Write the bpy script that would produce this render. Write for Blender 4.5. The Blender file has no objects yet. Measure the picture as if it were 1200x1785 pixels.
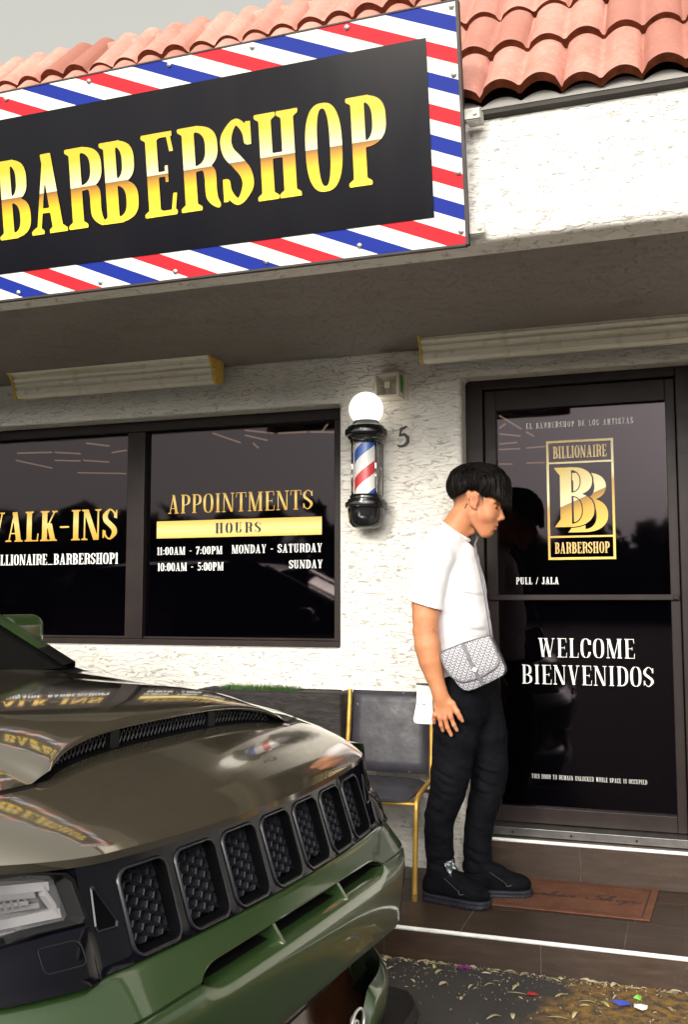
import bpy, bmesh, math, random
import numpy as np
from mathutils import Vector, Matrix

# ------------------------------------------------------------------ camera, sky, sun, exposure
SC = bpy.context.scene
COL = SC.collection
YAW, PITCH, ROLL = 0.33173, 0.08898, -0.0012855
cam_d = bpy.data.cameras.new('camera')
cam_d.sensor_fit = 'VERTICAL'
cam_d.sensor_height = 24.0
cam_d.lens = 24.0 * 1700.0 / 1785.0
cam_d.clip_start = 0.05
cam_d.clip_end = 600
cam = bpy.data.objects.new('camera', cam_d)
COL.objects.link(cam)
_f = Vector((-math.sin(YAW) * math.cos(PITCH), math.cos(YAW) * math.cos(PITCH), math.sin(PITCH)))
_r = _f.cross(Vector((0, 0, 1))).normalized()
_u = _r.cross(_f)
_r2 = _r * math.cos(ROLL) + _u * math.sin(ROLL)
_u2 = -_r * math.sin(ROLL) + _u * math.cos(ROLL)
CAM = Vector((0.9106, -4.7703, 1.4013))
cam.matrix_world = Matrix(((_r2.x, _u2.x, -_f.x, CAM.x), (_r2.y, _u2.y, -_f.y, CAM.y), (_r2.z, _u2.z, -_f.z, CAM.z), (0, 0, 0, 1)))
SC.camera = cam

SUN_EL, SUN_AZ = math.radians(22), math.radians(-12)      # azimuth measured from straight out of the shop front, towards -x
W = bpy.data.worlds.new('World')
SC.world = W
W.use_nodes = True
nt = W.node_tree
bg = nt.nodes['Background']
sky = nt.nodes.new('ShaderNodeTexSky')
sky.sky_type = 'NISHITA'
sky.sun_disc = False
sky.sun_elevation = SUN_EL
sky.sun_rotation = math.pi + SUN_AZ
sky.air_density = 1.5
sky.dust_density = 6.0
hs = nt.nodes.new('ShaderNodeHueSaturation')
hs.inputs['Saturation'].default_value = 0.10
mx = nt.nodes.new('ShaderNodeMix')
mx.data_type = 'RGBA'
mx.inputs[0].default_value = 0.72
mx.inputs[7].default_value = (4.6, 4.5, 4.0, 1)         # even overcast layer
nt.links.new(sky.outputs[0], hs.inputs['Color'])
nt.links.new(hs.outputs[0], mx.inputs[6])
# broad glow added on the sun's side of the sky, filling light under the canopy
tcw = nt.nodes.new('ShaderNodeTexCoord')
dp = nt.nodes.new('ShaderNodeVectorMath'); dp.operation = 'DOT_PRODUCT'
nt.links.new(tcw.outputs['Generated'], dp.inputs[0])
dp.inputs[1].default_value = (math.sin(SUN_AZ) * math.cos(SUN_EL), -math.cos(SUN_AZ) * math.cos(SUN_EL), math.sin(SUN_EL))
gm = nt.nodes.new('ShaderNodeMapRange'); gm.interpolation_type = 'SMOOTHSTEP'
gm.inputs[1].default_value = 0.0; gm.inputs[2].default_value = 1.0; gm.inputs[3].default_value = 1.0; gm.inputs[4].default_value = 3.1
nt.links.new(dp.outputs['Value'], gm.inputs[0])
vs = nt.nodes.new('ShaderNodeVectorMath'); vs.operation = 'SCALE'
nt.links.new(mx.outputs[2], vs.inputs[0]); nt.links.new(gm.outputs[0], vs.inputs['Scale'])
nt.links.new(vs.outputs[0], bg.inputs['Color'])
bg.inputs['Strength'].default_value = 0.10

sl = bpy.data.lights.new('sun', 'SUN')
sl.energy = 1.4
sl.angle = math.radians(15)
sl.color = (1.0, 0.92, 0.79)
so = bpy.data.objects.new('sun', sl)
COL.objects.link(so)
_sd = Vector((math.sin(SUN_AZ) * math.cos(SUN_EL), -math.cos(SUN_AZ) * math.cos(SUN_EL), math.sin(SUN_EL)))
so.rotation_euler = _sd.to_track_quat('Z', 'Y').to_euler()
so.location = _sd * 30

SC.view_settings.view_transform = 'Standard'
SC.view_settings.look = 'None'
SC.view_settings.exposure = 0.68
SC.view_settings.gamma = 1.0
SC.render.engine = 'CYCLES'
SC.cycles.max_bounces = 8
SC.cycles.use_denoising = True

rng = np.random.default_rng(5)
random.seed(5)

# ------------------------------------------------------------------ materials
MATS = {}


def nodes(m):
    m.use_nodes = True
    t = m.node_tree
    return t, t.nodes['Principled BSDF']


def N(t, kind, **kw):
    n = t.nodes.new('ShaderNode' + kind)
    for k, v in kw.items():
        if k in n.inputs:
            n.inputs[k].default_value = v
        else:
            setattr(n, k, v)
    return n


def math_n(t, op, a, b=None):
    n = t.nodes.new('ShaderNodeMath')
    n.operation = op
    for i, v in enumerate((a, b)):
        if v is None:
            continue
        if isinstance(v, (int, float)):
            n.inputs[i].default_value = v
        else:
            t.links.new(v, n.inputs[i])
    return n.outputs[0]


def ramp(t, src, stops, interp='LINEAR'):
    r = t.nodes.new('ShaderNodeValToRGB')
    r.color_ramp.interpolation = interp
    el = r.color_ramp.elements
    while len(el) < len(stops):
        el.new(0.5)
    for e, (p, c) in zip(el, stops):
        e.position = p
        e.color = (c[0], c[1], c[2], 1) if not isinstance(c, (int, float)) else (c, c, c, 1)
    t.links.new(src, r.inputs[0])
    return r.outputs[0]


def mixc(t, fac, a, b, mode='MIX'):
    n = t.nodes.new('ShaderNodeMix')
    n.data_type = 'RGBA'
    n.blend_type = mode
    for i, v in ((0, fac), (6, a), (7, b)):
        if isinstance(v, (int, float)):
            n.inputs[i].default_value = v
        elif isinstance(v, tuple):
            n.inputs[i].default_value = (*v[:3], 1)
        else:
            t.links.new(v, n.inputs[i])
    return n.outputs[2]


def coords(t, scale=(1, 1, 1), rot=(0, 0, 0), warp=0.0, wscale=3.0):
    c = N(t, 'TexCoord')
    src = c.outputs['Object']
    if warp:
        nz = N(t, 'TexNoise', Scale=wscale, Detail=3.0)
        t.links.new(src, nz.inputs['Vector'])
        v = t.nodes.new('ShaderNodeVectorMath')
        v.operation = 'MULTIPLY_ADD'
        t.links.new(nz.outputs['Color'], v.inputs[0])
        v.inputs[1].default_value = (warp, warp, warp)
        t.links.new(src, v.inputs[2])
        src = v.outputs[0]
    mp = N(t, 'Mapping')
    mp.inputs['Scale'].default_value = scale
    mp.inputs['Rotation'].default_value = rot
    t.links.new(src, mp.inputs['Vector'])
    return mp.outputs[0]


def noise(t, vec, scale, detail=4.0, rough=0.55, out='Fac'):
    n = N(t, 'TexNoise', Scale=scale, Detail=detail, Roughness=rough)
    t.links.new(vec, n.inputs['Vector'])
    return n.outputs[out]


def bump(t, b, h, strength=0.4, dist=0.01, prev=None):
    n = N(t, 'Bump', Strength=strength, Distance=dist)
    t.links.new(h, n.inputs['Height'])
    if prev is not None:
        t.links.new(prev, n.inputs['Normal'])
    t.links.new(n.outputs[0], b.inputs['Normal'])
    return n.outputs[0]


def M(name, base, rough=0.5, metal=0.0, spec=0.5, coat=0.0, vary=0.15, vscale=6.0, bscale=0.0, bstr=0.2, bdist=0.004, stretch=(1, 1, 1), rvary=0.1, emit=None, sheen=0.0, base2=None):
    if name in MATS:
        return MATS[name]
    m = bpy.data.materials.new(name)
    MATS[name] = m
    t, b = nodes(m)
    v = coords(t, stretch)
    n1 = noise(t, v, vscale, 5)
    lo = tuple(max(0, c * (1 - vary)) for c in base)
    hi = base2 or tuple(min(1, c * (1 + vary)) for c in base)
    t.links.new(ramp(t, n1, [(0.3, lo), (0.7, hi)]), b.inputs['Base Color'])
    r = ramp(t, noise(t, v, vscale * 2.3, 3), [(0.3, max(0.0, rough - rvary * rough)), (0.7, min(1, rough + rvary * rough))])
    t.links.new(r, b.inputs['Roughness'])
    b.inputs['Metallic'].default_value = metal
    b.inputs['Specular IOR Level'].default_value = spec
    b.inputs['Coat Weight'].default_value = coat
    b.inputs['Coat Roughness'].default_value = 0.03
    b.inputs['Sheen Weight'].default_value = sheen
    if bscale:
        bump(t, b, noise(t, v, bscale, 4), bstr, bdist)
    if emit:
        b.inputs['Emission Color'].default_value = (*emit[0], 1)
        b.inputs['Emission Strength'].default_value = emit[1]
    return m


def stucco(name, base, crevice_shade, squiggle=1.0):
    m = bpy.data.materials.new(name)
    MATS[name] = m
    t, b = nodes(m)
    v = coords(t, (1.0, 1.0, 3.6), warp=0.030, wscale=8.0)
    v2 = coords(t)
    big = noise(t, v, 11.0, 3, 0.5)
    mid = noise(t, v, 18.0, 5, 0.5)
    fine = noise(t, v2, 160.0, 3, 0.6)
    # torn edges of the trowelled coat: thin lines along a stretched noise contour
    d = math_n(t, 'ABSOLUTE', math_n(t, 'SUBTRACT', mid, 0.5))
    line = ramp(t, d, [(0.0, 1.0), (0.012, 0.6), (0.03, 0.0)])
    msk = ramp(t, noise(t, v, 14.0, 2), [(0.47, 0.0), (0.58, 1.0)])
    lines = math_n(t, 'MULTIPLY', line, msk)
    plate = ramp(t, mid, [(0.44, 0.0), (0.52, 1.0)])
    h = math_n(t, 'ADD', math_n(t, 'MULTIPLY', plate, 0.55), math_n(t, 'MULTIPLY', big, 0.7))
    h = math_n(t, 'ADD', h, math_n(t, 'MULTIPLY', fine, 0.10))
    h = math_n(t, 'SUBTRACT', h, math_n(t, 'MULTIPLY', lines, 0.7))
    bump(t, b, h, 0.8, 0.007)
    st = noise(t, coords(t, (1.6, 1.6, .35)), 3.0, 6, .6)
    tone = mixc(t, ramp(t, noise(t, v2, 2.2, 5), [(0.3, 0.0), (0.75, 1.0)]), base, tuple(c * 0.86 for c in base))
    tone = mixc(t, ramp(t, st, [(.55, 0.0), (.78, .55)]), tone, tuple(c * k for c, k in zip(base, (.72, .66, .58))))
    col = mixc(t, math_n(t, 'MULTIPLY', lines, 0.50 * squiggle), tone, crevice_shade)  # shadow in the crevices painted as a dark tone along the lines
    t.links.new(col, b.inputs['Base Color'])
    b.inputs['Roughness'].default_value = 0.9
    b.inputs['Specular IOR Level'].default_value = 0.2
    return m


def gold(name, axis, lo, hi, stops, rough=0.35):
    """printed metallic gradient: colour bands follow the artwork from its lower to its upper edge"""
    m = bpy.data.materials.new(name)
    t, b = nodes(m)
    c = N(t, 'TexCoord')
    s = N(t, 'SeparateXYZ')
    t.links.new(c.outputs['Object'], s.inputs[0])
    src = s.outputs[axis] if isinstance(axis, str) else None
    if src is None:                                # slanted axis (x weight, z weight)
        src = math_n(t, 'ADD', math_n(t, 'MULTIPLY', s.outputs['X'], axis[0]), math_n(t, 'MULTIPLY', s.outputs['Z'], axis[1]))
    f = math_n(t, 'DIVIDE', math_n(t, 'SUBTRACT', src, lo), hi - lo)
    t.links.new(ramp(t, f, stops), b.inputs['Base Color'])
    b.inputs['Roughness'].default_value = rough
    b.inputs['Specular IOR Level'].default_value = 0.3
    return m


# ------------------------------------------------------------------ object helpers
ROOTS = {}


def tag(o, label=None, cat=None, group=None, kind=None):
    if label: o['label'] = label
    if cat: o['category'] = cat
    if group: o['group'] = group
    if kind: o['kind'] = kind
    return o


def thing(name, label, cat, loc=(0, 0, 0), rot=(0, 0, 0), group=None):
    o = bpy.data.objects.new(name, None)
    o.empty_display_size = 0.1
    COL.objects.link(o)
    o.location = loc
    o.rotation_euler = rot
    tag(o, label, cat, group)
    mw = Matrix.Translation(Vector(loc)) @ o.rotation_euler.to_matrix().to_4x4()
    ROOTS[o.name] = np.array(mw.inverted())
    return o


def obj(name, verts, faces, mats, parent=None, smooth=False, local=False, midx=None, angle=None, attr=None, weld=None):
    """one mesh object; world coordinates unless local; parent's root transform is taken off"""
    v = np.asarray(verts, float).reshape(-1, 3)
    inv = None
    if parent is not None:
        p = parent
        while p.parent is not None:
            p = p.parent
        inv = ROOTS[p.name]
        if not local:
            v = v @ inv[:3, :3].T + inv[:3, 3]
    me = bpy.data.meshes.new(name)
    if isinstance(faces, np.ndarray):
        k = faces.shape[1]
        me.vertices.add(len(v)); me.vertices.foreach_set('co', v.astype(np.float32).ravel())
        me.loops.add(faces.size); me.loops.foreach_set('vertex_index', faces.astype(np.int32).ravel())
        me.polygons.add(len(faces))
        me.polygons.foreach_set('loop_start', np.arange(0, faces.size, k, dtype=np.int32))
        me.update(calc_edges=True)
        me.validate()
    else:
        me.from_pydata([tuple(q) for q in v], [], [tuple(int(i) for i in f) for f in faces])
    for m in (mats if isinstance(mats, (list, tuple)) else [mats]):
        me.materials.append(m)
    if midx is not None:
        me.polygons.foreach_set('material_index', np.asarray(midx, dtype=np.int32))
    if smooth:
        me.polygons.foreach_set('use_smooth', np.ones(len(me.polygons), dtype=bool))
        if angle is not None:
            me.set_sharp_from_angle(angle=math.radians(angle))
    if attr is not None:
        for an, val in attr.items():
            a = me.attributes.new(an, 'FLOAT', 'POINT')
            a.data.foreach_set('value', np.asarray(val, np.float32))
    me.update()
    if weld:
        bm = bmesh.new(); bm.from_mesh(me); bmesh.ops.remove_doubles(bm, verts=bm.verts, dist=weld); bm.to_mesh(me); bm.free()
    o = bpy.data.objects.new(name, me)
    COL.objects.link(o)
    if parent is not None:
        o.parent = parent
    if parent is None:
        ROOTS[o.name] = np.eye(4)
    return o


def bev(o, w, seg=2, ang=40):
    m = o.modifiers.new('bevel', 'BEVEL')
    m.width = w
    m.segments = seg
    m.limit_method = 'ANGLE'
    m.angle_limit = math.radians(ang)
    return o


class MB:
    """collects simple shapes of ONE part"""
    def __init__(s):
        s.v = []; s.f = []; s.mi = []

    def add(s, v, f, mi=0):
        n = len(s.v)
        s.v += [tuple(q) for q in v]
        s.f += [tuple(i + n for i in q) for q in f]
        s.mi += [mi] * len(f)

    def box(s, a, b, mi=0):
        (x0, y0, z0), (x1, y1, z1) = a, b
        s.add([(x0, y0, z0), (x1, y0, z0), (x1, y1, z0), (x0, y1, z0), (x0, y0, z1), (x1, y0, z1), (x1, y1, z1), (x0, y1, z1)],
              [(0, 3, 2, 1), (4, 5, 6, 7), (0, 1, 5, 4), (1, 2, 6, 5), (2, 3, 7, 6), (3, 0, 4, 7)], mi)

    def tube(s, pts, r, n=10, mi=0, cap=True, flat=None):
        pts = [Vector(p) for p in pts]
        rs = r if isinstance(r, (list, tuple)) else [r] * len(pts)
        base = len(s.v)
        up = None
        for i, p in enumerate(pts):
            d = (pts[min(i + 1, len(pts) - 1)] - pts[max(i - 1, 0)]).normalized()
            if up is None:
                up = Vector((0, 0, 1)) if abs(d.z) < 0.9 else Vector((0, 1, 0))
            a = (up - d * up.dot(d)).normalized()
            c = d.cross(a)
            up = a
            for k in range(n):
                th = 2 * math.pi * k / n
                s.v.append(tuple(p + a * math.cos(th) * rs[i] * (flat or 1) + c * math.sin(th) * rs[i]))
        for i in range(len(pts) - 1):
            for k in range(n):
                a0 = base + i * n + k; a1 = base + i * n + (k + 1) % n
                s.f.append((a0, a1, a1 + n, a0 + n)); s.mi.append(mi)
        if cap:
            s.f.append(tuple(base + k for k in range(n))[::-1]); s.mi.append(mi)
            e = base + (len(pts) - 1) * n
            s.f.append(tuple(e + k for k in range(n))); s.mi.append(mi)

    def lathe(s, prof, c, n=32, mi=0, axis='Z'):
        base = len(s.v)
        for (r, z) in prof:
            for k in range(n):
                th = 2 * math.pi * k / n
                a, b = r * math.cos(th), r * math.sin(th)
                p = (a, b, z) if axis == 'Z' else ((z, a, b) if axis == 'X' else (a, -z, b))
                s.v.append((c[0] + p[0], c[1] + p[1], c[2] + p[2]))
        for i in range(len(prof) - 1):
            for k in range(n):
                a0 = base + i * n + k; a1 = base + i * n + (k + 1) % n
                s.f.append((a0, a1, a1 + n, a0 + n)); s.mi.append(mi)
        for i, fl in ((0, True), (len(prof) - 1, False)):
            if prof[i][0] > 1e-4:
                q = tuple(base + i * n + k for k in range(n))
                s.f.append(q[::-1] if fl else q); s.mi.append(mi)

    def prism(s, poly, f0, f1, mi=0):
        """poly: 2-D outline; f0/f1 map (a,b) to the front / back 3-D point"""
        n = len(poly)
        base = len(s.v)
        s.v += [tuple(f0(*q)) for q in poly] + [tuple(f1(*q)) for q in poly]
        s.f.append(tuple(base + k for k in range(n))); s.mi.append(mi)
        s.f.append(tuple(base + n + k for k in range(n))[::-1]); s.mi.append(mi)
        for k in range(n):
            a = base + k; b = base + (k + 1) % n
            s.f.append((a, a + n, b + n, b)); s.mi.append(mi)

    def build(s, name, mats, parent=None, **kw):
        return obj(name, s.v, s.f, mats, parent, midx=s.mi, **kw)


def grid_faces(nu, nv, off=0, flip=False):
    i, j = np.meshgrid(np.arange(nu - 1), np.arange(nv - 1), indexing='ij')
    a = (i * nv + j).ravel() + off
    q = np.stack([a, a + nv, a + nv + 1, a + 1], 1)
    return q[:, ::-1] if flip else q


def rrect(x0, x1, y0, y1, r, n=5):
    out = []
    for (cx, cy, a0) in ((x1 - r, y1 - r, 0), (x0 + r, y1 - r, 90), (x0 + r, y0 + r, 180), (x1 - r, y0 + r, 270)):
        for k in range(n + 1):
            a = math.radians(a0 + 90 * k / n)
            out.append((cx + r * math.cos(a), cy + r * math.sin(a)))
    return out


# ------------------------------------------------------------------ implicit surfaces (people, bag, shoes)
def smin(a, b, k):
    h = np.clip(0.5 + 0.5 * (b - a) / k, 0, 1)
    return b + (a - b) * h - k * h * (1 - h)


def smax(a, b, k):
    return -smin(-a, -b, k)


def cone(P, a, b, ra, rb):
    a = np.array(a, np.float32); d = np.array(b, np.float32) - a
    t = np.clip(((P - a) @ d) / float(d @ d), 0, 1)
    return np.linalg.norm(P - a - t[:, None] * d, axis=1) - (ra + (rb - ra) * t)


def chain(P, pts, rs, k=0.01):
    o = None
    for i in range(len(pts) - 1):
        c = cone(P, pts[i], pts[i + 1], rs[i], rs[i + 1])
        o = c if o is None else smin(o, c, k)
    return o


def ell(P, c, r, rot=None):
    q = P - np.array(c, np.float32)
    if rot is not None:
        q = q @ np.array(rot, np.float32)
    r = np.array(r, np.float32)
    k0 = np.linalg.norm(q / r, axis=1)
    k1 = np.linalg.norm(q / (r * r), axis=1) + 1e-9
    return k0 * (k0 - 1) / k1


def rbox(P, c, h, r, rot=None):
    q = P - np.array(c, np.float32)
    if rot is not None:
        q = q @ np.array(rot, np.float32)
    q = np.abs(q) - (np.array(h, np.float32) - r)
    return np.linalg.norm(np.maximum(q, 0), axis=1) + np.minimum(q.max(1), 0) - r


def roty(a):
    c, s = math.cos(a), math.sin(a)
    return [[c, 0, s], [0, 1, 0], [-s, 0, c]]


def rotz(a):
    c, s = math.cos(a), math.sin(a)
    return [[c, -s, 0], [s, c, 0], [0, 0, 1]]


def vnoise(P, scale, seed=0):
    """smooth value noise in [-1,1]"""
    q = P * scale
    i = np.floor(q).astype(np.int64)
    f = (q - i).astype(np.float32)
    f = f * f * (3 - 2 * f)
    out = np.zeros(len(P), np.float32)
    for dx in (0, 1):
        for dy in (0, 1):
            for dz in (0, 1):
                hsh = ((i[:, 0] + dx) * 73856093) ^ ((i[:, 1] + dy) * 19349663) ^ ((i[:, 2] + dz) * 83492791) ^ (seed * 2654435)
                hsh = (hsh ^ (hsh >> 13)) * 1274126177
                val = ((hsh ^ (hsh >> 16)) & 0xffff).astype(np.float32) / 32767.5 - 1
                w = (f[:, 0] if dx else 1 - f[:, 0]) * (f[:, 1] if dy else 1 - f[:, 1]) * (f[:, 2] if dz else 1 - f[:, 2])
                out += w * val
    return out


def surfnet(fn, lo, hi, h, B=8):
    lo = np.array(lo, np.float32)
    nb = np.maximum(1, np.ceil((np.array(hi) - lo) / (h * B)).astype(int))
    n = nb * B
    ax = [lo[k] + (np.arange(nb[k]) + 0.5) * h * B for k in range(3)]
    cen = np.stack(np.meshgrid(*ax, indexing='ij'), -1).reshape(-1, 3).astype(np.float32)
    d = fn(cen)
    vol = np.repeat(np.repeat(np.repeat(d.reshape(nb), B, 0), B, 1), B, 2).astype(np.float32)
    act = np.where(np.abs(d) < h * B * 1.45)[0]
    ii = np.stack(np.unravel_index(act, nb), 1) * B
    loc = np.stack(np.meshgrid(*[np.arange(B)] * 3, indexing='ij'), -1).reshape(-1, 3)
    for s in range(0, len(ii), 400):
        idx = (ii[s:s + 400, None, :] + loc[None]).reshape(-1, 3)
        vol[idx[:, 0], idx[:, 1], idx[:, 2]] = fn((lo + (idx + 0.5) * h).astype(np.float32))
    ins = vol < 0
    c = np.zeros(np.array(vol.shape) - 1, np.int8)
    for dx in (0, 1):
        for dy in (0, 1):
            for dz in (0, 1):
                c += ins[dx:vol.shape[0] - 1 + dx, dy:vol.shape[1] - 1 + dy, dz:vol.shape[2] - 1 + dz]
    cells = np.stack(np.where((c > 0) & (c < 8)), 1)
    ids = -np.ones(c.shape, np.int64)
    ids[cells[:, 0], cells[:, 1], cells[:, 2]] = np.arange(len(cells))
    acc = np.zeros((len(cells), 3)); cnt = np.zeros(len(cells))
    corners = [(x, y, z) for x in (0, 1) for y in (0, 1) for z in (0, 1)]
    for a in corners:
        for k in range(3):
            if a[k] == 0:
                b = list(a); b[k] = 1
                va = vol[cells[:, 0] + a[0], cells[:, 1] + a[1], cells[:, 2] + a[2]]
                vb = vol[cells[:, 0] + b[0], cells[:, 1] + b[1], cells[:, 2] + b[2]]
                m = (va < 0) != (vb < 0)
                tt = np.where(m, va / np.where(m, va - vb, 1), 0)
                p = np.repeat(np.array(a, float)[None], len(cells), 0)
                p[:, k] += tt
                acc += p * m[:, None]; cnt += m
    V = lo + (cells + 0.5 + acc / cnt[:, None]) * h
    F = []
    for k in range(3):
        o = [q for q in range(3) if q != k]
        sl0 = [slice(1, -1)] * 3; sl1 = [slice(1, -1)] * 3
        sl0[k] = slice(0, -1); sl1[k] = slice(1, None)
        A = ins[tuple(sl0)]; Bm = ins[tuple(sl1)]
        e = np.stack(np.where(A != Bm), 1)
        if not len(e):
            continue
        flip = A[e[:, 0], e[:, 1], e[:, 2]]
        g = e.copy(); g[:, o[0]] += 1; g[:, o[1]] += 1
        def cid(d0, d1):
            q = g.copy(); q[:, o[0]] += d0; q[:, o[1]] += d1
            return ids[q[:, 0], q[:, 1], q[:, 2]]
        quad = np.stack([cid(-1, -1), cid(0, -1), cid(0, 0), cid(-1, 0)], 1)
        if k == 1:
            flip = ~flip
        quad[~flip] = quad[~flip][:, ::-1]
        F.append(quad)
    F = np.concatenate(F)
    F = F[(F >= 0).all(1)]
    return V, F


def smooth_mesh(V, F, it=2, lam=0.5):
    e = np.concatenate([F[:, [0, 1]], F[:, [1, 2]], F[:, [2, 3]], F[:, [3, 0]]])
    for _ in range(it):
        acc = np.zeros_like(V); cn = np.zeros(len(V))
        np.add.at(acc, e[:, 0], V[e[:, 1]]); np.add.at(acc, e[:, 1], V[e[:, 0]])
        np.add.at(cn, e[:, 0], 1); np.add.at(cn, e[:, 1], 1)
        V = V + lam * (acc / cn[:, None] - V)
    return V


# ------------------------------------------------------------------ lettering (condensed high-contrast serif), drawn as filled outlines
GC = {}
GW = dict(A=.56, B=.5, C=.48, D=.52, E=.46, H=.58, I=.27, J=.4, K=.54, L=.44, M=.72, N=.58, O=.5, P=.48, R=.53, S=.44, T=.5, U=.54, V=.56, W=.8, Y=.54)
GW.update({'0': .44, '1': .27, '5': .42, '7': .42, ':': .18, '-': .34, '_': .5, '/': .34, ' ': .3, '@': .6})


def glyph(ch, T, t, res):
    key = (ch, T, t, res)
    if key in GC:
        return GC[key]
    w = GW[ch]
    pad = 3.0 / res
    ny = res + 6
    nx = int(w * res) + 7
    x = (np.arange(nx) / res - pad)[:, None] + np.zeros((1, ny))
    y = (np.arange(ny) / res - pad)[None, :] + np.zeros((nx, 1))
    ops = []
    sf = 0.06                                    # serif reach

    def bx(x0, x1, y0, y1): return np.minimum(np.minimum(x - x0, x1 - x), np.minimum(y - y0, y1 - y))

    def diag(xa, ya, xb, yb, wd):
        xc = xa + (y - ya) * (xb - xa) / (yb - ya)
        return np.minimum(wd / 2 - np.abs(x - xc), np.minimum(y - min(ya, yb), max(ya, yb) - y))

    def sup(cx, cy, a, b, n=2.5):
        return (1 - ((np.abs(x - cx) / a) ** n + (np.abs(y - cy) / b) ** n) ** (1 / n)) * min(a, b)

    def serif(xc, yb, hw):                       # bracketed slab
        s = 1 if yb < 0.5 else -1
        yy = (y - yb) * s
        return np.minimum(np.minimum(hw + 0 * x - np.abs(x - xc) - np.clip(yy - t * 0.75, 0, 1) * 1.6, yy), t * 1.5 - yy)

    def stem(xc, wd=T, lo=0.0, hi=1.0, s0=True, s1=True):
        r = [bx(xc - wd / 2, xc + wd / 2, lo, hi)]
        if s0: r.append(serif(xc, lo, wd / 2 + sf))
        if s1: r.append(serif(xc, hi, wd / 2 + sf))
        return r

    def stroke(pts, rr):
        o = np.full(x.shape, -9.0)
        P = np.array(pts, float)
        tt = np.linspace(0, len(P) - 1, 70)
        out = []
        for q in tt:                             # Catmull-Rom
            i = min(int(q), len(P) - 2); f = q - i
            p0, p1, p2, p3 = P[max(i - 1, 0)], P[i], P[i + 1], P[min(i + 2, len(P) - 1)]
            out.append(0.5 * (2 * p1 + (p2 - p0) * f + (2 * p0 - 5 * p1 + 4 * p2 - p3) * f * f + (3 * p1 - p0 - 3 * p2 + p3) * f ** 3))
        rv = np.interp(tt, np.arange(len(P)), rr)
        for (a, b), r_ in zip(out, rv):
            o = np.maximum(o, r_ - np.hypot(x - a, y - b))
        return o

    def bowl(x0, x1, y0, y1):
        a = x1 - x0
        outer = np.minimum(sup(x0, (y0 + y1) / 2, a, (y1 - y0) / 2, 2.8), x - x0)
        inner = sup(x0, (y0 + y1) / 2, a - T, (y1 - y0) / 2 - t, 2.8)
        return np.minimum(outer, -inner)

    c = sf + T / 2
    if ch == 'I': ops += stem(w / 2)
    elif ch == 'L':
        ops += stem(c); ops += [bx(c, w, 0, t), diag(w - t, 0, w - .3 * t, .26, t * .9)]
    elif ch == 'E':
        ops += stem(c); ops += [bx(c, w, 0, t), bx(c, w - .02, 1 - t, 1), bx(c, w - .1, .5 - t / 2, .5 + t / 2), diag(w - t, 0, w - .3 * t, .26, t * .9), diag(w - .02 - .3 * t, .76, w - .02 - t, 1, t * .9), bx(w - .1 - t * .7, w - .1, .4, .6)]
    elif ch == 'H':
        ops += stem(c); ops += stem(w - c); ops += [bx(c, w - c, .5 - t / 2, .5 + t / 2)]
    elif ch == 'T':
        ops += stem(w / 2, s1=False); ops += [bx(0, w, 1 - t, 1), diag(.3 * t, .74, t, 1, t * .9), diag(w - .3 * t, .74, w - t, 1, t * .9)]
    elif ch in 'BPRD':
        ops += stem(c)
        if ch == 'D': ops.append(bowl(c, w, 0, 1))
        else: ops.append(bowl(c, w - (.03 if ch == 'B' else .0), .46 if ch != 'P' else .42, 1))
        if ch == 'B': ops.append(bowl(c, w, 0, .46 + t))
        if ch == 'R': ops += [stroke([(w - T * .9 - .04, .5), (w - T * .55 - .03, .42), (w - T * .55 - .02, .16), (w - .03, .035)], [t * .6, T * .48, T * .46, t * .5])]
    elif ch in 'O0':
        ops.append(np.minimum(sup(w / 2, .5, w / 2, .5, 2.6), -sup(w / 2, .5, w / 2 - T, .5 - t, 2.6)))
    elif ch == 'C':
        o = np.minimum(sup(w / 2, .5, w / 2, .5, 2.6), -sup(w / 2, .5, w / 2 - T, .5 - t, 2.6))
        ops += [np.minimum(o, -bx(w / 2, 2, .3, .7)), bx(w - T, w, .68, .9)]
    elif ch == 'U':
        ops += stem(c, lo=.3, s0=False); ops += stem(w - c, t * 1.3, .3, 1, False, True)
        o = np.minimum(sup(w / 2, .34, w / 2 - sf, .34, 2.4), -sup(w / 2, .34, w / 2 - sf - T * .8, .34 - t, 2.4))
        ops.append(np.minimum(o, .34 - y))
    elif ch == 'J':
        ops += stem(w - c, lo=.25, s0=False); ops += [stroke([(w - c, .3), (w - c, .12), (w / 2 - .04, .03), (.07, .16)], [T / 2, T * .45, t * .7, T * .4])]
    elif ch in 'AVM' or ch in 'NWYK':
        if ch == 'A':
            ops += [diag(.1, 0, w / 2 - .01, 1, t * 1.1), diag(w - .06 - T / 2, 0, w / 2, 1, T), bx(.16, w - .2, .26, .26 + t), serif(.09, 0, .1), serif(w - .06 - T / 2, 0, T / 2 + .06)]
        if ch == 'V':
            ops += [diag(w / 2, 0, .06 + T / 2, 1, T), diag(w / 2 + .01, 0, w - .1, 1, t * 1.1), serif(.06 + T / 2, 1, T / 2 + .06), serif(w - .09, 1, .1)]
        if ch == 'W':
            ops += [diag(w * .3, 0, .06 + T / 2, 1, T), diag(w * .3, 0, w * .5, 1, t * 1.1), diag(w * .69, 0, w * .46, 1, T), diag(w * .69, 0, w - .08, 1, t * 1.1), serif(.06 + T / 2, 1, T / 2 + .06), serif(w - .08, 1, .08), serif(w * .46, 1, T / 2 + .04)]
        if ch == 'N':
            ops += [bx(sf, sf + t * 1.2, 0, 1), serif(sf + t * .6, 0, .1), bx(w - sf - t * 1.2, w - sf, 0, 1), serif(w - sf - t * .6, 1, .1), diag(w - sf - T / 2, 0, sf + T / 2 - .02, 1, T), serif(sf, 1, .07)]
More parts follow.
